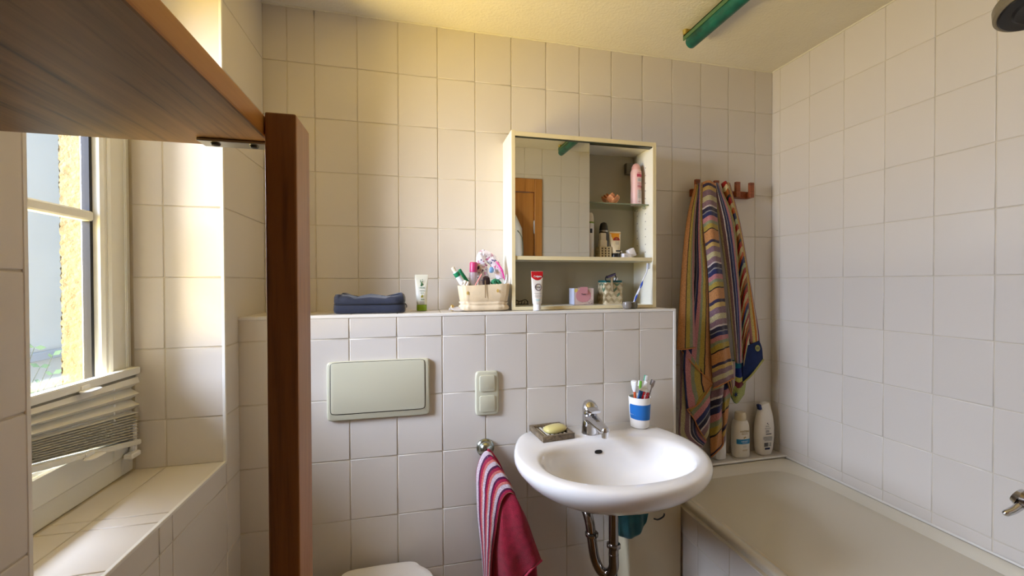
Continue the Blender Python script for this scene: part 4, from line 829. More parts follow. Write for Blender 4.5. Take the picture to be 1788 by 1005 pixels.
for face in (0, 1):
    wid = .076 if face == 0 else .070; nc = 3; cw = wid / nc; hh = .0105; rowp = .0225
    for r_ in range(4):
        for c_ in range(nc + 1):
            cxx = (c_ + (0.5 if r_ % 2 == 0 else 0)) * cw; z0 = .006 + r_ * rowp
            for side in (-1, 1):
                a0, a1 = (cxx - cw / 2, cxx) if side < 0 else (cxx, cxx + cw / 2)
                if a0 < -1e-6 or a1 > wid + 1e-6: continue
                zl = z0 + (hh if side < 0 else 0); zr_ = z0 + (0 if side < 0 else hh)
                key = 'green_lozenges' if (r_ == 3 and c_ == 2) or rn.random() < .12 else rn.choice(['khaki_lozenges', 'tan_lozenges', 'khaki_lozenges'])
                pts = [(a0, zl), (a1, zr_), (a1, zr_ + .0115), (a0, zl + .0115)]; pts = [(a, min(zz, .089)) for a, zz in pts]
                if face == 0: P = [[(px0 + .002 + a, pyf - .0008, BZ + zz) for a, zz in pts], [(px0 + .002 + a, pyf + .0004, BZ + zz) for a, zz in pts]]
                else: P = [[(px0 - .0009, pyb - .002 - a, BZ + zz) for a, zz in pts], [(px0 + .0004, pyb - .002 - a, BZ + zz) for a, zz in pts]]
                quad3(cells[key], P)
for k, c in (('khaki_lozenges', (166, 148, 112)), ('green_lozenges', (104, 130, 104)), ('tan_lozenges', (184, 170, 132))): tag(build(k, cells[k], mat(k, rgb(*c), rough=.45), t), None, None, None, 'stuff')
t = thing('razor', 'razor with a violet-black blade head hooked over the patterned pot', 'razor', (1.632, -.10, BZ + .02))
bm = nb(); Mx = Matrix.Translation((1.638, -0.112, BZ + .118)) @ Matrix.Rotation(radians(-20), 4, 'Y'); box(bm, -.021, .021, -.006, .005, -.004, .005, .001, 2, M=Mx); build('razor_head', bm, M_black, t, smooth=True)
bm = nb(); box(bm, -.0195, .0195, -.0066, -.0058, -.003, -.0012, M=Mx); box(bm, -.0195, .0195, -.0066, -.0058, .0008, .0024, M=Mx); build('blade', bm, mat('violet_steel', rgb(130, 120, 170), rough=.25, metal=.8), t)
bm = nb(); tube(bm, catmull([(1.640, -.112, BZ + .112), (1.642, -.1115, BZ + .100), (1.643, -.111, BZ + .080), (1.6465, -.1095, BZ + .052)], 14), [.010, .0098, .009, .008, .0075, .0072, .007, .007, .007, .0072, .0075, .0078, .0078, .007, .005], 14, flat=.55); build('razor_handle', bm, mat('bronze_grey_handle', rgb(150, 132, 100), rough=.3, metal=.4), t, smooth=True)
bm = nb(); tube(bm, catmull([(1.618, -.108, BZ + .094), (1.616, -.108, BZ + .108), (1.622, -.108, BZ + .118)], 8), .0022, 8); tube(bm, catmull([(1.657, -.108, BZ + .094), (1.6635, -.108, BZ + .110), (1.657, -.108, BZ + .122)], 8), .0022, 8); build('razor_yoke', bm, M_black, t, smooth=True)
o = None; bm = nb(); rings(bm, [(1.6825, -.070, BZ + .032, .0082, .0082), (1.6825, -.070, BZ + .108, .0082, .0082), (1.6825, -.070, BZ + .1105, .0072, .0072)], 24); tag(build('white_vial', bm, M_white, smooth=True), 'white capped vial standing upright inside the patterned pot', 'bottle')
# double egg-cup-like bowl with toothbrush
M_stone = mat('grey_glazed_stone', rgb(136, 128, 118), rough=.2, var=.1, vscale=60)
def cupshape(name, x, y, r, h, label):
    bm = nb(); A = rings(bm, [(x, y, ZL, r * .75, r * .75), (x, y, ZL + .002, r * .88, r * .88), (x, y, ZL + h * .45, r, r), (x, y, ZL + h * .85, r * .92, r * .92), (x, y, ZL + h, r * .86, r * .86), (x, y, ZL + h - .0005, r * .78, r * .78), (x, y, ZL + h * .5, r * .82, r * .82), (x, y, ZL + .004, r * .6, r * .6)], 40, caps=(True, True)); return bm
t = thing('toothbrush_rest', 'grey glazed double pot holding a toothbrush at the cabinet corner', 'holder', (1.705, -.19, ZL))
build('pot', cupshape('pot', 1.667, -.193, .0185, .0265, ''), M_stone, t, smooth=True)
build('pot', cupshape('pot', 1.697, -.187, .0170, .0262, ''), mat('grey_green_stone', rgb(118, 114, 98), rough=.25), t, smooth=True)
t = thing('blue_toothbrush', 'blue and white toothbrush leaning in the grey pot against the cabinet', 'toothbrush', (1.70, -.185, ZL + .006))
pb = Vector((1.694, -.186, ZL + .006)); ph_ = at(1131, 465, -.168)
bm = nb(); P = catmull([pb, pb.lerp(ph_, .25) + Vector((-.001, 0, 0)), pb.lerp(ph_, .5) + Vector((.002, 0, 0)), pb.lerp(ph_, .70) + Vector((.0015, 0, 0)), pb.lerp(ph_, .85) + Vector((.004, -.0, 0)), ph_], 40)
tube(bm, P, [(.0030 + .0026 * sin(pi * min(1, k / 24))) if k < 26 else .0024 for k in range(41)], 14, flat=.75); hd = P[-1]; box(bm, hd.x - .0055, hd.x + .0055, hd.y - .002, hd.y + .002, hd.z - .010, hd.z + .015, .0018, 2); build('handle', bm, mat('white_blue_brush', rgb(220, 222, 232), rough=.25), t, smooth=True)
for (a, b) in ((5, 14), (18, 27)):
    bm = nb(); tube(bm, [P[k] + Vector((-.0012, -.0035, 0)) for k in range(a, b)], [.0008 + .0036 * sin(pi * (k - a) / (b - 1 - a)) for k in range(a, b)], 12, flat=.8); build('blue_grip', bm, mat('blue_rubber', rgb(42, 74, 170), rough=.4), t, smooth=True)
bm = nb()
for k in range(5): z = hd.z - .007 + k * .0045; box(bm, hd.x - .0045, hd.x + .0045, hd.y - .0105, hd.y - .002, z, z + .0026)
tag(build('bristles', bm, mat('grey_white_bristle', rgb(198, 204, 212), rough=.8), t), None, None, None, 'stuff')
# ---------------------------------------------------------------- ledge, left of the cabinet
t = thing('toiletry_pouch', 'navy blue zipped toiletry pouch lying on the tiled ledge', 'pouch', (.703, -.125, ZL))
M_navy = mat('navy_nylon', rgb(32, 38, 58), rough=.75, bump=.35, bscale=260, var=.15, vscale=25, sheen=.3)
bm = nb(); N = 72; LR = []
for (z, sx, sy, wv) in ((0, .94, .90, 0), (.003, .985, .97, 0), (.012, 1.0, 1.0, .0004), (.024, .995, .99, .001), (.0285, .975, .955, .001), (.0300, .965, .94, .001), (.0315, .975, .955, .001), (.040, .985, .98, .0015), (.052, .975, .94, .003), (.060, .94, .82, .0045), (.0625, .86, .60, .006), (.0625, .5, .3, .006)):
    ring = []
    for i in range(N):
        a = 2 * pi * i / N; c, s = cos(a), sin(a); e = 6
        x = .1195 * sx * abs(c) ** (2 / e) * (1 if c >= 0 else -1); y = .052 * sy * abs(s) ** (2 / e) * (1 if s >= 0 else -1)
        zz = z + wv * (sin(x * 60 + 1.2) + .6 * sin(x * 140 + y * 40)) - (.006 * (1 - abs(x) / .12) if z > .055 else 0)
        ring.append(bm.verts.new((.703 + x + wv * .5 * sin(a * 7), -.128 + y + wv * .6 * sin(a * 9 + 2), ZL + max(0, zz))))
    LR.append(ring)
for a, b in zip(LR, LR[1:]):
    for i in range(N): bm.faces.new((a[i], a[(i + 1) % N], b[(i + 1) % N], b[i]))
bm.faces.new(LR[0][::-1]); bm.faces.new(LR[-1]); build('pouch_body', bm, M_navy, t, smooth=True, angle=180)
bm = nb(); pts = [(.703 + .1175 * abs(cos(a)) ** .34 * (1 if cos(a) >= 0 else -1), -.128 + .0505 * abs(sin(a)) ** .34 * (1 if sin(a) >= 0 else -1), ZL + .0300) for a in [pi + pi * k / 60 for k in range(61)]]
tube(bm, pts, .0016, 8); build('zip', bm, mat('black_zip', rgb(12, 14, 22), rough=.5), t, smooth=True)
bm = nb(); tube(bm, catmull([(.821, -.150, ZL + .030), (.826, -.153, ZL + .024), (.8255, -.154, ZL + .016)], 6), .0016, 8); build('zip_puller', bm, mat('navy_cord', rgb(20, 26, 48), rough=.7), t, smooth=True)
x, y = .8795, -.085
t, yf = squeeze('face_cream_tube', 'pale cream tube with green plant print on a lime green cap', 'tube', x, y, ZL, .0485, .0185, .1345, .0225, mat('pale_cream_tube', rgb(222, 222, 208), rough=.35), mat('lime_cap', rgb(140, 176, 44), rough=.35), capr=.0187)
M_pg = mat('green_print', rgb(70, 120, 84), rough=.5)
bm = nb(); zc = ZL + .100; yy = yf(ZL + .098) - .0012
for (dx, dz, w, h, tl) in ((0, 0, .0065, .011, 0), (-.003, .008, .004, .007, .5), (.004, .009, .003, .006, -.6), (-.004, .014, .003, .004, .2), (.003, .016, .002, .004, 0), (-.001, -.006, .008, .006, 0), (.004, -.003, .004, .004, .6)): patch(bm, x + dx, zc + dz, w, h, yy, 2, 14, tl)
build('plant_print', bm, M_pg, t)
lettering('URGEL', .0072, (x + .001, yf(ZL + .085) - .0010, ZL + .0855), M_pg, t)
print_lines(t, x + .001, ZL + .0745, yf(ZL + .072) - .0010, .024, 1, .004, .0014, mat('dark_green_print', rgb(60, 96, 66), rough=.5), 3)
print_lines(t, x + .002, ZL + .0665, yf(ZL + .064) - .0010, .015, 1, .003, .0016, M_pg, 5)
bm = nb(); patch(bm, x + .002, ZL + .0545, .006, .010, yf(ZL + .050) - .0012, 2); patch(bm, x - .001, ZL + .052, .004, .006, yf(ZL + .050) - .0012, 2); build('olive_print', bm, mat('olive_print', rgb(160, 150, 40), rough=.5), t)
print_lines(t, x + .001, ZL + .0425, yf(ZL + .040) - .0012, .018, 1, .003, .003, M_pg, 8)
print_lines(t, x + .001, ZL + .0345, yf(ZL + .026) - .0009, .019, 4, .003, .0014, M_printlg, 9)
# fabric basket
t = thing('fabric_basket', 'cream fabric basket with a folded base, full of toiletries, on the ledge', 'basket', (1.105, -.128, ZL))
M_canvas = mat('cream_canvas', rgb(226, 206, 172), rough=.9, bump=.4, bscale=350, var=.07, vscale=30)
bcx, bcy = 1.1075, -.120
bm = nb(); N = 72; LR = []
for (z, rx, ry, wv, e) in ((0, .080, .050, 0, 4), (.004, .090, .058, .001, 4.5), (.012, .0925, .060, .002, 4.5), (.019, .089, .057, .0015, 4.5), (.0225, .084, .053, .0008, 4.5), (.0255, .088, .056, .0015, 4.5), (.031, .089, .0565, .0018, 5), (.034, .0845, .053, .0006, 5), (.036, .0865, .055, .0006, 6), (.060, .0905, .057, .0006, 6), (.095, .0945, .059, .0008, 6), (.0965, .0935, .058, .0008, 6), (.095, .0915, .056, .0008, 6), (.050, .086, .052, .0008, 6), (.040, .082, .050, .0005, 6)):
    ring = []
    for i in range(N):
        a = 2 * pi * i / N; c, s = cos(a), sin(a)
        px = rx * abs(c) ** (2 / e) * (1 if c >= 0 else -1); py = ry * abs(s) ** (2 / e) * (1 if s >= 0 else -1); w = wv * (sin(9 * a + z * 300) + .7 * sin(17 * a + 2))
        ring.append(bm.verts.new((bcx + px + w, bcy + py + w, ZL + max(0, z + (wv * .9 * sin(6 * a + z * 90) if z > 0 else 0) + (.0035 * (px / .09) if z > .09 else 0)))))
    LR.append(ring)
for a, b in zip(LR, LR[1:]):
    for i in range(N): bm.faces.new((a[i], a[(i + 1) % N], b[(i + 1) % N], b[i]))
bm.faces.new(LR[0][::-1]); bm.faces.new(LR[-1]); build('basket_cloth', bm, M_canvas, t, smooth=True, angle=180)
bm = nb(); box(bm, 1.1035, 1.1065, bcy - .0615, bcy - .0600, ZL + .048, ZL + .112, .0005); build('leather_thong', bm, mat('olive_leather', rgb(134, 108, 66), rough=.6), t)
bm = nb()
for px, pz in ((1.041, .066), (1.151, .074)): patch(bm, px, ZL + pz, .008, .013, bcy - .0615 + (.004 if px < 1.05 else 0), 2, 20)
build('gold_dot', bm, mat('gold_dot', rgb(206, 172, 90), rough=.4), t)
def tilt_bottle(p0, p1, rb, rt_, name, label, cat, Mb, Mc, capf=.82, bandm=None):
    p0, p1 = Vector(p0), Vector(p1); d = p1 - p0; L = d.length; q = d.to_track_quat('Z', 'Y').to_matrix().to_4x4(); M = Matrix.Translation(p0) @ q
    t = thing(name, label, cat, p0[:]); bm = nb(); rings(bm, [(0, 0, 0, rb * .8, rb * .8), (0, 0, .002, rb, rb), (0, 0, L * capf - .004, rb, rb), (0, 0, L * capf, rb * .85, rb * .85)], 28, M=M); build('bottle_body', bm, Mb, t, smooth=True)
    bm = nb(); rings(bm, [(0, 0, L * capf, rt_, rt_), (0, 0, L - .002, rt_, rt_), (0, 0, L, rt_ * .85, rt_ * .85)], 28, M=M); build('cap', bm, Mc, t, smooth=True)
    if bandm: bm = nb(); rings(bm, [(0, 0, L * bandm[0], rb * 1.01, rb * 1.01), (0, 0, L * bandm[0] + .0005, rb * 1.03, rb * 1.03), (0, 0, L * bandm[1], rb * 1.03, rb * 1.03), (0, 0, L * bandm[1] + .0005, rb * 1.0, rb * 1.0)], 28, M=M); build('label_band', bm, bandm[2], t, smooth=True)
    return t, M
M_bot = mat('white_green_tube', rgb(214, 222, 226), rough=.35); M_grn = mat('emerald_plastic', rgb(22, 128, 88), rough=.35)
t, M = tilt_bottle((1.063, -.135, ZL + .045), at(790, 466, -.150), .0112, .0070, 'ointment_tube', 'white ointment tube with a green shoulder leaning out of the basket', 'tube', M_bot, mat('cream_cap_b', rgb(226, 216, 196), rough=.4), .86, (.72, .84, M_grn))
for k in range(3):
    bm = nb(); band(bm, 0, 0, .046 + .009 * k, .049 + .009 * k, .0113, .0113, -90, -20, 10); bmesh.ops.transform(bm, matrix=M, verts=bm.verts[:]); tag(build('small_print', bm, M_printg, t), None, None, None, 'stuff')
tilt_bottle((1.088, -.112, ZL + .045), at(801, 470, -.115), .0085, .0085, 'green_tube', 'slim emerald green tube leaning behind the white ointment tube', 'tube', M_grn, M_grn, .90)
# claw-like white clip
bm = nb(); c = at(812, 494, -.150)
for (dx, dz, r) in ((-.011, 0, .0085), (.0, .004, .0085), (.010, .001, .0075), (-.004, -.006, .0085), (.007, -.007, .008)): rings(bm, [(c.x + dx, c.y, c.z + dz - r * .9, r * .4, r * .4), (c.x + dx, c.y, c.z + dz - r * .5, r * .85, r * .85), (c.x + dx, c.y, c.z + dz, r, r), (c.x + dx, c.y, c.z + dz + r * .5, r * .85, r * .85), (c.x + dx, c.y, c.z + dz + r * .9, r * .4, r * .4)], 16)
tag(build('cotton_tuft', bm, mat('white_cotton', rgb(238, 232, 222), rough=.95), smooth=True), 'lumpy white cotton tuft at the basket rim beside the ointment tube', 'cotton')
# translucent bottle with pink cap
c0 = at(825, 500, -.115); c0.z = ZL + .046; c1 = at(827, 457, -.115)
t = thing('pink_capped_bottle', 'clear travel bottle with a raspberry pink cap standing in the basket', 'bottle', c0[:])
d = c1 - c0; L = d.length; M = Matrix.Translation(c0) @ d.to_track_quat('Z', 'Y').to_matrix().to_4x4()
M_clear = mat('cloudy_clear_plastic', rgb(206, 188, 196), rough=.12, alpha=.55)
bm = nb(); rings(bm, [(0, 0, 0, .0145, .0145), (0, 0, .003, .016, .016), (0, 0, L * .68, .0155, .0155), (0, 0, L * .74, .0125, .0125)], 32, M=M); build('bottle_body', bm, M_clear, t, smooth=True)
bm = nb(); rings(bm, [(0, 0, L * .72, .0150, .0150), (0, 0, L * .97, .0150, .0150), (0, 0, L, .0130, .0130)], 32, M=M); build('cap', bm, mat('raspberry_cap', rgb(192, 60, 110), rough=.3), t, smooth=True)
# crumpled printed plastic pouch
def bag_mat():
    m = mat('printed_film', rgb(236, 226, 230), rough=.15, coat=.6); n = m.node_tree.nodes; L = m.node_tree.links; p = n['Principled BSDF']
    tc = n.new('ShaderNodeTexCoord'); nz = n.new('ShaderNodeTexNoise'); nz.inputs['Scale'].default_value = 70; nz.inputs['Detail'].default_value = 1.5; L.new(tc.outputs['Object'], nz.inputs['Vector'])
    r = n.new('ShaderNodeValToRGB'); e = r.color_ramp.elements; e[0].position = 0; e[0].color = rgb(86, 82, 120); e[1].position = .38; e[1].color = rgb(236, 228, 232)
    for ps, cc in ((.40, (238, 228, 232)), (.60, (236, 226, 230)), (.64, (196, 60, 120)), (.70, (226, 190, 208))): x = e.new(ps); x.color = rgb(*cc)
    e[0].position = .33; L.new(nz.outputs[0], r.inputs[0]); L.new(r.outputs[0], p.inputs['Base Color']); return m
t = thing('plastic_packet', 'crumpled clear packet with pink flower print rising out of the basket', 'packet', (1.15, -.09, ZL + .04))
path = [at(845, 500, -.10), at(843, 480, -.098), at(840, 460, -.095), at(843, 442, -.09), at(856, 450, -.088), at(868, 466, -.088), at(874, 486, -.092)]
wd = [.020, .022, .022, .015, .020, .020, .016]
bm = nb(); P = catmull(path, 48); rn = random.Random(21); G = []
for k, p in enumerate(P):
    f = k / 48 * 6; i = min(5, int(f)); w = wd[i] * (1 - f + i) + wd[i + 1] * (f - i); tdir = (P[min(k + 1, 48)] - P[max(k - 1, 0)]).normalized(); nrm = Vector((tdir.z, 0, -tdir.x)); ring = []
    for j in range(20):
        a = 2 * pi * j / 20; ww = w * (1 + .10 * sin(5 * a + k * .5)); ring.append(bm.verts.new(p + nrm * (ww * cos(a)) + Vector((0, .009 * sin(a) * (1 + .25 * sin(k * .9 + j)), 0)) + Vector((rn.uniform(-.0012, .0012), rn.uniform(-.0015, .0015), rn.uniform(-.0012, .0012)))))
    G.append(ring)
for a, b in zip(G, G[1:]):
    for i in range(20): bm.faces.new((a[i], a[(i + 1) % 20], b[(i + 1) % 20], b[i]))
bm.faces.new(G[0][::-1]); bm.faces.new(G[-1]); build('film', bm, bag_mat(), t, smooth=True, angle=30)
bm = nb(); Pk = [at(866, 455, -.100), at(876, 470, -.103), at(881, 488, -.105)]; tube(bm, catmull(Pk, 16), [.002 + .005 * sin(pi * k / 16 * .8 + .3) for k in range(17)], 10, flat=.5); build('pink_edge', bm, mat('hot_pink_film', rgb(222, 60, 150), rough=.3), t, smooth=True)
bm = nb(); Pk = at(858, 471, -.108); rings(bm, [(Pk.x, Pk.y, Pk.z - .010, .004, .003), (Pk.x, Pk.y - .001, Pk.z - .006, .009, .005), (Pk.x, Pk.y - .001, Pk.z + .004, .010, .005), (Pk.x, Pk.y, Pk.z + .012, .005, .003)], 20); build('blue_print_patch', bm, mat('soft_blue_film', rgb(120, 160, 206), rough=.3), t, smooth=True)
bm = nb(); tube(bm, [at(828, 500, -.158), at(841, 478, -.152)], [.0028, .0040], 14, flat=.5); tag(build('pink_file', bm, mat('salmon_pink', rgb(236, 138, 132), rough=.4), smooth=True), 'salmon pink nail file sticking up at the front of the basket', 'nail file')
bm = nb(); c = at(849, 489, -.135)
for k in range(7): a = k * .9; rings(bm, [(c.x + .007 * cos(a), c.y + .005 * sin(a), c.z - .026, .006, .006), (c.x + .007 * cos(a), c.y + .006 * sin(a), c.z - .005, .0085, .007), (c.x + .006 * cos(a), c.y + .006 * sin(a), c.z + .010, .007, .006), (c.x + .004 * cos(a), c.y, c.z + .017, .002, .002)], 14)
tag(build('hair_scrunchie', bm, mat('dark_brown_velvet', rgb(48, 26, 26), rough=.6, var=.4, vscale=90), smooth=True), 'dark brown hair scrunchie bunched in the middle of the basket', 'scrunchie')
bm = nb(); c = at(866, 493, -.140); rn = random.Random(2)
for k in range(70):
    a = rn.uniform(0, 2 * pi); e = rn.uniform(-.2, 1.2); R0 = .021; d = Vector((cos(a) * cos(e), sin(a) * cos(e) * .8, sin(e))); tube(bm, catmull([c + d * .002, c + d * R0 * .6 + Vector((rn.uniform(-.004, .004), 0, rn.uniform(-.004, .004))), c + Vector((d.x * R0, d.y * R0, d.z * R0 * .62 - .002))], 5), .0024, 5)
tag(build('bath_puff', bm, mat('green_net', rgb(56, 138, 98), rough=.6, var=.3, vscale=80), smooth=True), 'green net bath puff at the basket end next to the cabinet', 'bath puff')
bm = nb(); a = at(885, 478, -.150); b = at(880, 497, -.150); tube(bm, catmull([b, a.lerp(b, .5) + Vector((.003, 0, 0)), a], 8), [.003, .006, .008, .008, .007, .006, .004, .003, .0015], 12, flat=.4); tag(build('clear_sachet', bm, mat('silvery_film', rgb(206, 214, 220), rough=.12, coat=.5), smooth=True), 'small silvery sachet poking up beside the green bath puff', 'sachet')
t = thing('foil_blister', 'small crumpled white and silver blister strip lying beside the fabric basket', 'blister pack', (1.005, -.15, ZL))
bm = nb(); cloth(bm, [[(.974, -.160, ZL + .006), (1.000, -.165, ZL + .003), (1.030, -.168, ZL + .002)], [(.978, -.150, ZL + .014), (1.004, -.150, ZL + .010), (1.030, -.154, ZL + .004)], [(.990, -.135, ZL + .007), (1.008, -.132, ZL + .016), (1.026, -.138, ZL + .006)]], 12, 16, thick=.0012, wrinkle=.0012, seed=3)
build('foil', bm, mat('crumpled_foil', rgb(206, 206, 212), rough=.25, metal=.4), t, smooth=True, angle=180)
bm = nb(); rings(bm, [(.988, -.140, ZL, .006, .006), (.988, -.140, ZL + .018, .008, .006), (.988, -.140, ZL + .023, .003, .003)], 16); build('gold_pill', bm, mat('gold_foil', rgb(190, 160, 100), rough=.3, metal=.5), t, smooth=True)
# ---------------------------------------------------------------- on the basin
DZ = 0.8625
t = thing('soap_dish', 'square dark mosaic soap dish with pale stripes on the basin deck', 'soap dish', (1.316, -.301, DZ))
M_dish = mat('dark_mottled_resin', rgb(112, 96, 74), rough=.4, var=.5, vscale=110)
Mx = Matrix.Translation((1.3165, -.300, DZ)) @ Matrix.Rotation(radians(6), 4, 'Z')
bm = nb(); hw, hd, hh = .059, .062, .019
box(bm, -hw, hw, -hd, -hd + .012, 0, hh, .0015, 2, M=Mx); box(bm, -hw, hw, hd - .012, hd, 0, hh, .0015, 2, M=Mx); box(bm, -hw, -hw + .012, -hd + .012, hd - .012, 0, hh, .0015, 2, M=Mx); box(bm, hw - .012, hw, -hd + .012, hd - .012, 0, hh, .0015, 2, M=Mx); box(bm, -hw + .012, hw - .012, -hd + .012, hd - .012, 0, .007, M=Mx); build('dish_frame', bm, M_dish, t, smooth=True)
for k in range(6):
    bm = nb(); xx = -hw + .017 + k * .0150; box(bm, xx, xx + .008, -hd + .014, hd - .014, .007, .0115, .001, 1, M=Mx); build('dish_rib', bm, mat('pale_rib', rgb(208, 200, 184), rough=.4) if k == 0 else bpy.data.materials['pale_rib'], t)
bm = nb(); Ms = Mx @ Matrix.Translation((.012, -.004, .0120)) @ Matrix.Rotation(radians(12), 4, 'Z')
rings(bm, [(0, 0, 0, .036, .023, 2.6), (0, 0, .003, .042, .0275, 2.6), (0, 0, .009, .044, .029, 2.6), (0, 0, .015, .040, .0255, 2.5), (0, 0, .019, .030, .018, 2.4), (0, 0, .020, .012, .008, 2.2)], 40, M=Ms)
tag(build('soap_bar', bm, mat('yellow_green_soap', rgb(214, 200, 128), rough=.3, coat=.2), smooth=True, angle=180), 'pale yellow-green bar of soap lying in the dark soap dish', 'soap')
cx_, cy_ = 1.657, -.302
t = thing('tooth_mug', 'white tooth mug with a bright blue patch standing on the basin deck', 'mug', (cx_, cy_, DZ))
bm = nb(); H = .112
rings(bm, [(cx_, cy_, DZ, .029, .029), (cx_, cy_, DZ + .003, .0325, .0325), (cx_, cy_, DZ + .05, .0370, .0370), (cx_, cy_, DZ + H - .002, .0395, .0395), (cx_, cy_, DZ + H, .0388, .0388), (cx_, cy_, DZ + H - .002, .0365, .0365), (cx_, cy_, DZ + .05, .034, .034), (cx_, cy_, DZ + .006, .030, .030)], 48); build('mug_body', bm, mat('white_mug', rgb(236, 232, 224), rough=.25), t, smooth=True)
bm = nb(); n1, n2 = 36, 12; g = []
for j in range(n2 + 1):
    f = j / n2; zz = DZ + .036 + .052 * f; row = []
    shrink = (1 - abs(2 * f - 1) ** 5 * .10)
    for i in range(n1 + 1):
        a = radians(-104 + (i / n1 * 2 - 1) * 82 * shrink); rr_ = .0338 + (zz - DZ) * .053 + .0005; row.append(bm.verts.new((cx_ + rr_ * cos(a), cy_ + rr_ * sin(a), zz - .006 * (i / n1) * (1 - f))))
    g.append(row)
for j in range(n2):
    for i in range(n1): bm.faces.new((g[j][i], g[j][i + 1], g[j + 1][i + 1], g[j + 1][i]))
build('blue_patch', bm, mat('bright_blue_rubber', rgb(20, 104, 180), rough=.45), t, smooth=True)
def frame(p0, p1):
    'local z along the stick, local x roughly along the wall'
    p0, p1 = Vector(p0), Vector(p1); z = (p1 - p0).normalized(); x = Vector((1, 0, 0)); x = (x - z * x.dot(z)).normalized(); y = z.cross(x); M = Matrix((x, y, z)).transposed().to_4x4(); M.translation = p0; return M
def brush(name, label, p0, p1, mh, mb, r=.0035, head=.022, hr=.0055):
    p0, p1 = Vector(p0), Vector(p1); d = p1 - p0; L = d.length; M = frame(p0, p1); t = thing(name, label, 'toothbrush', p0[:])
    bm = nb(); rings(bm, [(0, 0, 0, r * .7, r * .7), (0, 0, .003, r, r), (0, 0, L * .5, r, r), (0, 0, L - head - .01, r * .6, r * .6), (0, 0, L - head, hr, r * .6, 3), (0, 0, L - .002, hr, r * .6, 3), (0, 0, L, hr * .6, r * .5, 3)], 20, M=M); build('handle', bm, mh, t, smooth=True)
    bm = nb()
    for k in range(5):
        for i in (-1, 0, 1): box(bm, i * hr * .6 - .0012, i * hr * .6 + .0012, r * .5, r * .5 + .010, L - head + .002 + k * .0042, L - head + .005 + k * .0042, M=M)
    tag(build('bristles', bm, mb, t), None, None, None, 'stuff'); return t
iz = DZ + .0075
M_wp = M_white
brush('green_toothbrush', 'lime green and white toothbrush at the back of the tooth mug', (cx_ - .008, cy_ + .012, iz), at(1119, 664, cy_ + .028), mat('lime_handle', rgb(130, 196, 70), rough=.3), M_printw)
brush('mint_toothbrush', 'white toothbrush with mint green bristles rising highest in the tooth mug', (cx_ + .004, cy_ + .016, iz), at(1130, 655, cy_ + .019), M_wp, mat('mint_bristle', rgb(60, 158, 120), rough=.6), hr=.0065)
brush('black_toothbrush', 'grey toothbrush with a black head in the tooth mug', (cx_ + .004, cy_ + .004, iz), at(1142, 663, cy_ + .006), mat('grey_handle', rgb(150, 140, 136), rough=.4), M_black, hr=.0062)
p0 = Vector((cx_ - .013, cy_ - .004, iz)); p1 = at(1107, 664, cy_ - .016); d = p1 - p0; L = d.length; M = Matrix.Translation(p0) @ d.to_track_quat('Z', 'Y').to_matrix().to_4x4()
t = thing('electric_brush', 'slim brush with an orange shaft and bulky white head in the tooth mug', 'toothbrush', p0[:])
bm = nb(); rings(bm, [(0, 0, 0, .0045, .0045), (0, 0, L - .034, .0050, .0050)], 20, M=M); build('shaft', bm, mat('orange_shaft', rgb(214, 92, 46), rough=.35), t, smooth=True)
bm = nb(); rings(bm, [(0, 0, L - .040, .0055, .0055), (0, 0, L - .030, .0085, .0075, 2.5), (.001, 0, L - .012, .0115, .0085, 3), (.001, 0, L - .002, .0115, .0085, 3), (.001, 0, L, .010, .0075, 3)], 28, M=M); build('brush_head', bm, M_wp, t, smooth=True)
p0 = Vector((cx_ - .009, cy_ + .001, iz + .014)); p1 = at(1129, 665, cy_ - .001); L = (p1 - p0).length; M = frame(p0, p1)
t = thing('small_toothpaste', 'red and blue toothpaste tube with its white cap upwards in the tooth mug', 'toothpaste', p0[:])
bm = nb(); rings(bm, [(0, 0, 0, .0165, .0012, 6), (0, 0, .008, .0175, .0022, 4), (0, 0, L * .45, .0195, .0080, 2.4), (0, 0, L - .036, .0205, .0115, 2.2), (0, 0, L - .026, .0110, .0105)], 40, M=M); o = build('tube_body', bm, mat('blue_print_tube', rgb(40, 96, 168), rough=.35, var=.55, vscale=160), t, smooth=True)
bm = nb(); rings(bm, [(0, 0, L - .0365, .0220, .0123, 2.2), (0, 0, L - .0262, .0115, .0110), (0, 0, L - .0245, .0085, .0085), (0, 0, L - .001, .0078, .0078), (0, 0, L, .0065, .0065)], 36, M=M); build('cap', bm, M_white, t, smooth=True)
bm = nb(); A = []
for j in range(13):
    f = j / 12; zz = L * .36 + (L - .0375 - L * .36) * f; kk = max(0, (zz - L * .45) / (L - .036 - L * .45)); rx = .0216 - .0008 * kk; ry = .0080 + .0037 * kk
    A.append([bm.verts.new(M @ Vector((rx * 1.02 * cos(radians(a)), ry * 1.08 * sin(radians(a)) - .0002, zz))) for a in range(-138 + 6 * (j // 4), -28, 6)])
mn = min(len(r_) for r_ in A); A = [r_[-mn:] for r_ in A]
for j in range(12):
    for i in range(mn - 1): bm.faces.new((A[j][i], A[j][i + 1], A[j + 1][i + 1], A[j + 1][i]))
for v in [v for v in bm.verts if not v.link_faces]: bm.verts.remove(v)
redl = build('red_label', bm, M_printred, t, smooth=True)
q = M @ Vector((-.001, -.0140, L * .66)); tl = atan2(p1.x - p0.x, p1.z - p0.z)
lettering('Colgate', .0095, q, M_printw, t, rot=(pi / 2, pi / 2 + tl, 0), bold=.0002)
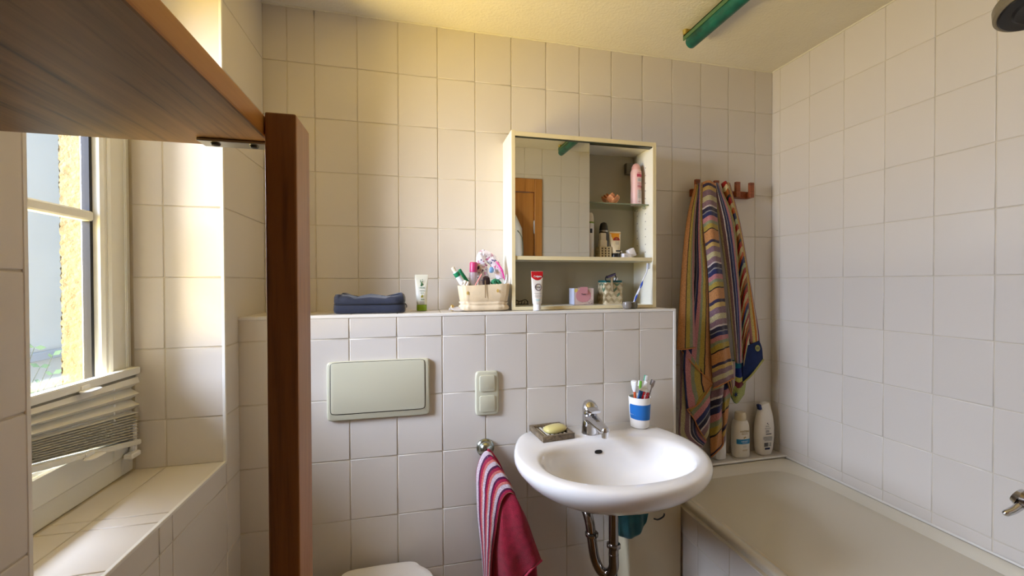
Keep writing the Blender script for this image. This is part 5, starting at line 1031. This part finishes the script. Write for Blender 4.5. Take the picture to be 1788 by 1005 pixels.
# ---------------------------------------------------------------- bottles on the bathtub ledge
TZ = 0.580 + .0032
def shampoo():
    x, y = 2.327, -.046
    t = thing('shampoo_bottle', 'white shampoo bottle with a blue label stripe on the tub ledge', 'bottle', (x, y, TZ))
    M = mat('pearl_white_plastic', rgb(226, 218, 202), rough=.3)
    bm = nb(); rings(bm, [(x, y, TZ, .036, .026, 2.6), (x, y, TZ + .004, .0395, .029, 2.6), (x, y, TZ + .06, .0400, .0295, 2.6), (x, y, TZ + .135, .0385, .029, 2.6), (x, y, TZ + .160, .034, .027, 2.5), (x, y, TZ + .170, .028, .024, 2.3)], 48); build('bottle_body', bm, M, t, smooth=True)
    bm = nb(); rings(bm, [(x, y, TZ + .170, .0265, .0235), (x, y, TZ + .198, .0255, .0225), (x, y, TZ + .206, .022, .019), (x, y, TZ + .2065, .010, .010)], 36); build('cap', bm, mat('pearl_cap', rgb(206, 190, 156), rough=.25, coat=.4), t, smooth=True)
    yf = y - .0297
    bm = nb(); band(bm, x, y, TZ + .066, TZ + .088, .0400, .0295, -150, -42, 28, 2.6); build('blue_band', bm, mat('blue_label', rgb(28, 122, 168), rough=.4), t)
    lettering('PANTENE', .0125, (x - .004, yf - .001, TZ + .124), M_printgold, t, squash=.9, bold=.0002); lettering('PRO-V', .0110, (x - .004, yf - .001, TZ + .1125), M_printgold, t, bold=.0001)
    lettering('AQUA LIGHT', .0062, (x - .004, yf - .0016, TZ + .079), M_printw, t); print_lines(t, x - .004, TZ + .072, yf - .0014, .034, 1, .004, .0012, M_printw, 3)
    print_lines(t, x - .003, TZ + .058, yf - .0010, .022, 2, .005, .0012, M_printlg, 4); print_lines(t, x - .003, TZ + .040, yf - .0010, .030, 2, .0042, .0018, M_printgold, 5)
    bm = nb(); patch(bm, x - .004, TZ + .095, .010, .006, yf - .0008, 2, 16, .5); patch(bm, x + .002, TZ + .098, .008, .004, yf - .0008, 2, 16, -.5); build('gold_emblem', bm, M_printgold, t)
shampoo()
def gel():
    x, y = 2.455, -.048
    t = thing('shower_gel_bottle', 'large white shower gel bottle with a navy lid tab in the tub corner', 'bottle', (x, y, TZ))
    M = mat('milk_white_plastic', rgb(232, 224, 210), rough=.3)
    bm = nb(); S_ = [(0, .030, .020), (.004, .036, .0235), (.03, .0435, .0265), (.08, .0485, .028), (.13, .0475, .0275), (.175, .041, .025), (.205, .033, .021), (.228, .0245, .017), (.240, .020, .0145), (.243, .010, .008)]
    rings(bm, [(x + .006 * (z / .24) , y, TZ + z, rx, ry, 2.4) for z, rx, ry in S_], 48); build('bottle_body', bm, M, t, smooth=True)
    bm = nb(); Mx = Matrix.Translation((x - .012, y - .006, TZ + .226)) @ Matrix.Rotation(radians(-14), 4, 'Y'); box(bm, -.014, .020, -.012, .010, -.010, .012, .004, 2, M=Mx); build('cap_shoulder', bm, M, t, smooth=True)
    bm = nb(); box(bm, -.026, -.013, -.010, .008, -.010, .016, .003, 2, M=Mx); build('lid_tab', bm, mat('navy_lid', rgb(26, 40, 92), rough=.35), t, smooth=True)
    yf = y - .0285; xx = x - .006
    bm = nb(); patch(bm, xx, TZ + .152, .006, .005, yf - .0010, 2, 12); patch(bm, xx + .004, TZ + .146, .010, .0022, yf - .0010, 2, 12); build('emblem', bm, M_printd, t)
    lettering('Dove', .0085, (xx, yf - .0008, TZ + .1385), M_printd, t)
    print_lines(t, xx, TZ + .130, yf - .0009, .036, 2, .004, .0013, M_printg, 6); print_lines(t, xx, TZ + .118, yf - .0012, .020, 2, .006, .0036, M_printg, 7); print_lines(t, xx, TZ + .102, yf - .0014, .044, 1, .006, .0062, M_printg, 8)
    print_lines(t, xx, TZ + .090, yf - .0014, .052, 7, .0030, .0015, M_printg, 10)
    bm = nb()
    rn = random.Random(4); q = xx - .018
    while q < xx + .004: w = rn.uniform(.0006, .0018); box(bm, q, q + w, yf - .0012, yf - .0006, TZ + .044, TZ + .062); q += w + rn.uniform(.0006, .0014)
    build('barcode', bm, M_printd, t)
    print_lines(t, xx + .014, TZ + .060, yf - .0012, .012, 4, .0045, .0028, M_printg, 12); bm = nb(); patch(bm, xx, TZ + .034, .028, .009, yf - .0004, 8); build('dark_patch', bm, mat('navy_print', rgb(30, 34, 70), rough=.5), t)
gel()
x, y = 2.214, -.040
bm = nb(); rings(bm, [(x, y, TZ, .027, .024, 2.5), (x, y, TZ + .003, .030, .027, 2.5), (x, y, TZ + .12, .030, .027, 2.5), (x, y, TZ + .14, .022, .020, 2.3)], 36); o = thing('hidden_bottle', 'white bottle on the tub ledge, mostly hidden behind the striped towel', 'bottle', (x, y, TZ)); build('bottle_body', bm, mat('plain_white_plastic', rgb(224, 220, 212), rough=.35), o, smooth=True)
bm = nb(); rings(bm, [(x, y, TZ + .14, .020, .018), (x, y, TZ + .165, .019, .017)], 28); build('cap', bm, M_white, o, smooth=True)

# bathrobe hanging on the door, seen only in the mirror
rb = thing('bathrobe', 'white towelling bathrobe with grey piping hanging on the wooden door behind the photographer', 'bathrobe', (1.52, -1.66, .75))
bm = nb(); rings(bm, [(1.50, -1.665, .75, .155, .030, 3), (1.50, -1.662, 1.2, .150, .036, 3), (1.51, -1.660, 1.6, .140, .042, 3), (1.51, -1.662, 1.78, .135, .040, 2.6), (1.50, -1.668, 1.88, .10, .032, 2.4), (1.49, -1.675, 1.94, .05, .022), (1.49, -1.68, 1.965, .015, .012)], 64)
for v in bm.verts: v.co.y += .006 * sin(v.co.x * 75 + v.co.z * 3)
build('robe_cloth', bm, mat('white_towelling', rgb(226, 222, 214), rough=.95, bump=.5, bscale=300), rb, smooth=True, angle=180)
bm = nb(); tube(bm, catmull([(1.60, -1.622, 1.76), (1.640, -1.634, 1.70), (1.650, -1.640, 1.5), (1.655, -1.64, 1.3), (1.655, -1.64, .78)], 30), .004, 8); build('grey_piping', bm, mat('grey_piping', rgb(120, 124, 112), rough=.8), rb, smooth=True)
# ---------------------------------------------------------------- wooden hook rail
M_peg = wood('reddish_wood', rgb(92, 36, 12), rgb(160, 84, 38), axis='X', scale=20)
t = thing('hook_rail', 'reddish wooden hook rail with square pegs on the wall above the bathtub', 'hook rail', (2.25, -.01, 1.79))
bm = nb(); box(bm, 2.085, 2.402, -.022, -.003, 1.786, 1.818, .002, 2); build('rail', bm, M_peg, t)
for xx in (2.098, 2.198, 2.312, 2.388):
    bm = nb(); box(bm, xx - .0115, xx + .0115, -.048, -.034, 1.786, 1.856, .002, 2); box(bm, xx - .0115, xx + .0115, -.036, -.020, 1.786, 1.808, .001); build('peg', bm, M_peg, t)
def A(u, v, y): return at(u, v, y)
OT, BK, OL, GG, PK = (188, 128, 76), (38, 26, 36), (176, 150, 62), (138, 144, 126), (196, 120, 128)
seqA = [(3.0, rgb(186, 130, 80)), (.9, rgb(54, 46, 70)), (1.2, rgb(190, 158, 92)), (1.7, rgb(128, 100, 108)), (1.5, rgb(186, 174, 132)), (1.5, rgb(136, 106, 112)), (.5, rgb(206, 192, 182)), (1.1, rgb(52, 48, 66)), (.35, rgb(140, 136, 136)), (1.2, rgb(48, 52, 92)), (1.5, rgb(184, 122, 122)), (1.0, rgb(132, 136, 106)), (1.4, rgb(168, 144, 64)), (.4, rgb(30, 22, 28))]
M_beach = stripes('beach_towel_stripes', seqA, 1.0, wob=.02)
hem = mat('orange_hem', rgb(186, 120, 66), rough=.95, bump=.5, bscale=500)
bm = nb()
yT, yM, yBt = -.062, -.095, -.11
# narrow strip at the outer left, stripes lengthwise
cloth(bm, [[A(1214, 321, -.055), A(1200, 380, -.085), A(1190, 470, -.10), A(1182, 610, -.105)], [A(1218, 321, -.062), A(1208, 380, -.098), A(1200, 470, -.115), A(1197, 609, -.12)], [A(1222, 322, -.060), A(1214, 380, -.09), A(1212, 470, -.105), A(1214, 606, -.11)]], 16, 60, u0=.11, us=-.34, along=False, folds=(.003, 1.5), seed=1)
# second panel, lengthwise stripes running obliquely
cloth(bm, [[A(1219, 319, -.062), A(1213, 400, -.080), A(1210, 500, -.085), A(1190, 612, -.085)], [A(1223, 318, -.074), A(1222, 400, -.092), A(1224, 500, -.100), A(1214, 640, -.105)], [A(1227, 318, -.070), A(1230, 400, -.085), A(1240, 500, -.095), A(1245, 668, -.100)]], 24, 70, u0=.58, us=.56, folds=(.003, 1.5), seed=2)
# centre panel, stripes crosswise
cloth(bm, [[A(1222, 320, -.062), A(1229, 400, -.095), A(1237, 480, -.105), A(1241, 600, -.115), A(1246, 677, -.118)], [A(1237, 314, -.078), A(1242, 400, -.125), A(1250, 480, -.135), A(1257, 600, -.140), A(1264, 669, -.140)], [A(1250, 320, -.070), A(1254, 400, -.105), A(1262, 480, -.115), A(1273, 600, -.120), A(1282, 660, -.118)]], 20, 110, u0=.12, us=3.45, along=True, folds=(.002, 2.0), seed=3)
# right panel, lengthwise stripes
cloth(bm, [[A(1246, 322, -.060), A(1257, 400, -.078), A(1269, 490, -.085), A(1276, 560, -.092), A(1283, 631, -.10)], [A(1251, 318, -.070), A(1270, 400, -.10), A(1283, 490, -.11), A(1288, 560, -.115), A(1290, 634, -.115)], [A(1256, 320, -.062), A(1282, 385, -.088), A(1291, 490, -.095), A(1295, 560, -.10), A(1296, 632, -.10)]], 20, 70, u0=.42, us=.52, folds=(.003, 1.2), seed=4)
# lower layers, oblique stripes
cloth(bm, [[A(1189, 600, -.075), A(1188, 680, -.088), A(1186, 740, -.085), A(1190, 765, -.085), A(1218, 782, -.085)], [A(1210, 620, -.09), A(1205, 690, -.10), A(1204, 740, -.10), A(1212, 765, -.10), A(1228, 778, -.10)], [A(1240, 640, -.085), A(1226, 690, -.09), A(1220, 740, -.09), A(1226, 760, -.09), A(1234, 770, -.09)]], 24, 60, u0=.35, us=.5, wrinkle=.002, seed=5)
cloth(bm, [[A(1196, 600, -.098), A(1194, 640, -.104), A(1197, 690, -.108), A(1200, 716, -.108)], [A(1222, 640, -.104), A(1216, 668, -.110), A(1214, 690, -.112), A(1220, 705, -.112)], [A(1246, 650, -.100), A(1244, 662, -.104), A(1244, 668, -.106), A(1243, 672, -.106)]], 20, 30, u0=.72, us=.40, seed=6)
cloth(bm, [[A(1203, 712, -.104), A(1212, 730, -.110), A(1222, 750, -.110), A(1233, 768, -.108)], [A(1222, 692, -.112), A(1228, 715, -.122), A(1234, 738, -.122), A(1237, 758, -.116)], [A(1240, 672, -.104), A(1240, 700, -.112), A(1240, 730, -.112), A(1239, 748, -.108)]], 24, 40, u0=.95, us=-.55, along=True, seed=7)
cloth(bm, [[A(1246, 655, -.080), A(1240, 700, -.088), A(1240, 750, -.09), A(1242, 797, -.092)], [A(1262, 650, -.095), A(1256, 700, -.112), A(1254, 750, -.112), A(1252, 788, -.108)], [A(1268, 650, -.082), A(1262, 700, -.092), A(1260, 750, -.094), A(1262, 776, -.094)]], 18, 60, u0=.3, us=.9, along=True, wrinkle=.0015, seed=8)
cloth(bm, [[A(1258, 640, -.070), A(1260, 700, -.078), A(1262, 740, -.08), A(1250, 790, -.085)], [A(1272, 640, -.085), A(1266, 700, -.096), A(1266, 740, -.096), A(1262, 778, -.094)], [A(1284, 632, -.072), A(1274, 700, -.080), A(1270, 740, -.082), A(1267, 770, -.085)]], 18, 60, u0=.5, us=.9, along=True, wrinkle=.0015, seed=9)
cloth(bm, [[A(1262, 632, -.105), A(1268, 660, -.105), A(1278, 690, -.10)], [A(1275, 630, -.115), A(1278, 655, -.115), A(1281, 676, -.108)], [A(1284, 630, -.102), A(1284, 650, -.102), A(1283, 672, -.10)]], 12, 20, u0=.1, us=.5, seed=10)
bt = thing('striped_beach_towel', 'large multicoloured striped beach towel hanging in folds from the wooden hook rail', 'towel', (2.08, -.09, .60)); build('towel_cloth', bm, M_beach, bt, smooth=True, angle=180)
bm = nb()
def hemline(pts, r=.0024): tube(bm, catmull(pts, 24), r, 8)
hemline([A(1183, 609, -.109), A(1197, 609, -.124), A(1214, 606, -.114)]); hemline([A(1246, 677, -.121), A(1264, 669, -.144), A(1282, 659, -.121)]); hemline([A(1190, 612, -.09), A(1216, 641, -.110), A(1244, 668, -.106)])
hemline([A(1200, 714, -.112), A(1212, 731, -.116), A(1222, 751, -.116), A(1233, 768, -.112)]); hemline([A(1200, 714, -.112), A(1220, 704, -.117), A(1243, 671, -.110)]); hemline([A(1242, 797, -.096), A(1252, 788, -.113), A(1262, 776, -.099), A(1262, 760, -.098)])
build('orange_hem', bm, hem, bt, smooth=True)
# second towel: red, blue and green print
seqB = [(1, rgb(150, 36, 26)), (.8, rgb(206, 190, 140)), (1, rgb(150, 84, 30)), (.5, rgb(40, 40, 36)), (1, rgb(160, 40, 32)), (1, rgb(196, 180, 130)), (.9, rgb(188, 84, 34)), (1.1, rgb(34, 44, 92)), (.9, rgb(160, 168, 130))]
seqC = [(1, rgb(180, 120, 120)), (1, rgb(206, 190, 120)), (1, rgb(196, 120, 40)), (.6, rgb(180, 190, 160)), (.5, rgb(170, 30, 50)), (.4, rgb(40, 50, 90))]
bt2 = thing('patterned_towel', 'towel printed in red, navy and green with a star, hung behind the striped one', 'towel', (2.3, -.06, .95))
bm = nb(); cloth(bm, [[A(1260, 320, -.050), A(1279, 395, -.062), A(1289, 480, -.070), A(1294, 590, -.072), A(1296, 655, -.072)], [A(1267, 315, -.066), A(1286, 395, -.080), A(1298, 480, -.088), A(1302, 580, -.088), A(1304, 610, -.088)], [A(1271, 319, -.058), A(1290, 395, -.066), A(1304, 480, -.072), A(1308, 560, -.074), A(1309, 590, -.074)]], 14, 90, u0=0, us=3.6, along=True, seed=11)
build('towel_cloth', bm, stripes('red_cross_stripes', seqB, 1.0, wob=.10), bt2, smooth=True, angle=180)
bm = nb(); cloth(bm, [[A(1268, 318, -.050), A(1288, 395, -.056), A(1300, 480, -.060), A(1306, 560, -.062), A(1310, 600, -.062)], [A(1271, 317, -.052), A(1291, 395, -.060), A(1306, 480, -.066), A(1318, 560, -.070), A(1320, 604, -.070)], [A(1275, 319, -.048), A(1294, 395, -.054), A(1312, 500, -.058), A(1324, 570, -.060), A(1327, 598, -.060)]], 12, 60, u0=0, us=1.0, seed=12)
build('towel_cloth', bm, stripes('pink_long_stripes', seqC, 1.0, wob=.02), bt2, smooth=True, angle=180)
M_nv = mat('navy_terry', rgb(22, 40, 84), rough=.95, bump=.5, bscale=500, var=.2, vscale=30)
M_yg = mat('yellow_green_terry', rgb(168, 164, 96), rough=.95, bump=.5, bscale=500, var=.1, vscale=30)
bm = nb(); cloth(bm, [[A(1296, 608, -.074), A(1296, 640, -.076), A(1297, 668, -.076)], [A(1312, 600, -.078), A(1313, 625, -.084), A(1314, 652, -.084)], [A(1326, 594, -.070), A(1331, 608, -.074), A(1333, 626, -.074)]], 20, 24, folds=(.002, 1.3), seed=13); build('navy_end_panel', bm, M_nv, bt2, smooth=True, angle=180)
bm = nb(); hemline([A(1297, 668, -.078), A(1314, 652, -.088), A(1333, 627, -.078)], .0042); build('green_hem', bm, M_yg, bt2, smooth=True)
bm = nb(); p = A(1323, 607, -.084); patch(bm, p.x, p.z, .026, .030, p.y, 2, 28, .3); bd = build('yellow_badge', bm, M_yg, bt2)
bm = nb()
for k in (-1, 0, 1): box(bm, p.x + k * .006 - .001, p.x + k * .006 + .001, p.y - .0008, p.y - .0002, p.z - .006, p.z + .006)
build('badge_mark', bm, M_nv, bd)
bm = nb(); cloth(bm, [[A(1279, 628, -.060), A(1280, 660, -.063), A(1276, 691, -.064)], [A(1290, 628, -.073), A(1292, 666, -.079), A(1286, 704, -.079)], [A(1299, 622, -.061), A(1303, 660, -.064), A(1300, 688, -.065)]], 20, 40, u0=0, us=.98, along=True, seed=14)
build('towel_cloth', bm, stripes('green_blue_blocks', [(1, rgb(30, 110, 130)), (1, rgb(24, 44, 110)), (.5, rgb(180, 176, 90)), (.6, rgb(110, 40, 50)), (1.6, rgb(160, 164, 92))], 1.0, wob=.06), bt2, smooth=True, angle=180)
p = A(1285, 688, -.0835); bm = nb(); vs = []
for k in range(12): a = pi / 2 + k * pi / 6; r_ = .014 if k % 2 == 0 else .005; vs.append((p.x + r_ * cos(a), p.z + r_ * sin(a)))
F_ = [bm.verts.new((a, p.y, b)) for a, b in vs]; B_ = [bm.verts.new((a, p.y + .001, b)) for a, b in vs]; bm.faces.new(F_); bm.faces.new(B_[::-1])
for k in range(12): bm.faces.new((F_[k], B_[k], B_[(k + 1) % 12], F_[(k + 1) % 12]))
build('printed_star', bm, M_nv, bt2)
# ---------------------------------------------------------------- hand towel on the chrome hook
ht = thing('hand_towel', 'crimson hand towel with a white, salmon and plum striped border on the chrome hook', 'towel', (1.12, -.28, .45))
seqH = [(1.6, rgb(226, 206, 212)), (.9, rgb(96, 28, 74)), (1.2, rgb(184, 36, 74)), (1.1, rgb(226, 128, 116))]
M_hst = stripes('hand_towel_stripes', seqH, 1.0, wob=.02, weave=1100)
M_crim = mat('crimson_terry', rgb(166, 22, 52), rough=.95, bump=1.0, bscale=420, var=.22, vscale=60, sheen=.3)
def H(u, v, y=-.30): return at(u, v, y)
yl, yr_ = -.262, -.315
curves = [
    [H(846, 1030, -.27), H(840, 960, -.27), H(834, 900, -.268), H(832, 850, -.265), H(833, 820, -.265), H(840, 797, -.275), H(848, 787, -.300), H(858, 790, -.300)],
    [H(849, 1030, -.29), H(846, 960, -.29), H(843, 900, -.288), H(843, 850, -.285), H(846, 822, -.285), H(853, 806, -.300), H(861, 801, -.310), H(868, 806, -.305)],
    [H(851, 1030, -.305), H(851, 960, -.305), H(851, 900, -.302), H(854, 862, -.30), H(858, 838, -.30), H(866, 826, -.312), H(875, 824, -.318), H(884, 830, -.315)],
    [H(853, 1030, -.31), H(856, 960, -.312), H(860, 905, -.312), H(865, 875, -.310), H(870, 856, -.312), H(879, 846, -.322), H(888, 844, -.326), H(895, 850, -.322)],
    [H(855, 1030, -.305), H(861, 960, -.308), H(868, 915, -.312), H(873, 885, -.316), H(879, 868, -.320), H(887, 860, -.328), H(895, 860, -.332), H(903, 870, -.328)]]
bm = nb(); cloth(bm, curves, 40, 90, u0=.0, us=3.85, seed=15, wrinkle=.0012); build('striped_border', bm, M_hst, ht, smooth=True, angle=180)
bm = nb(); cloth(bm, [[H(848, 785, -.262), H(838, 800, -.250), H(832, 820, -.248), H(831, 840, -.246)], [H(854, 783, -.275), H(850, 800, -.275), H(848, 840, -.265), H(846, 870, -.26)], [H(860, 788, -.270), H(872, 806, -.285), H(884, 832, -.285), H(892, 860, -.28)]], 14, 24, u0=0, us=1, seed=16); build('towel_back', bm, M_crim, ht, smooth=True, angle=180)
bm = nb(); cloth(bm, [[H(872, 885, -.300), H(866, 930, -.296), H(862, 975, -.292), H(864, 1035, -.29)], [H(880, 866, -.312), H(878, 930, -.318), H(880, 975, -.325), H(886, 1035, -.33)], [H(890, 860, -.322), H(898, 915, -.332), H(905, 960, -.335), H(906, 1018, -.335)], [H(900, 865, -.326), H(913, 900, -.335), H(926, 950, -.338), H(932, 985, -.338)], [H(904, 872, -.322), H(920, 905, -.326), H(936, 950, -.328), H(946, 977, -.326)]], 40, 60, folds=(.006, 2.2), wrinkle=.0012, seed=17); build('crimson_front', bm, M_crim, ht, smooth=True, angle=180)
bm = nb(); cloth(bm, [[H(862, 900, -.262), H(852, 960, -.262), H(850, 1035, -.262)], [H(895, 900, -.266), H(895, 960, -.268), H(896, 1035, -.268)], [H(915, 905, -.262), H(934, 965, -.264), H(940, 1035, -.264)]], 20, 40, folds=(.003, 2.2), seed=18); build('crimson_back', bm, M_crim, ht, smooth=True, angle=180)
bm = nb(); tube(bm, catmull([H(946, 977, -.328), H(938, 984, -.338), H(926, 995, -.341), H(912, 1012, -.339), H(904, 1022, -.338)], 20), .0035, 8); build('hem', bm, mat('pink_hem', rgb(206, 70, 96), rough=.9), ht, smooth=True)
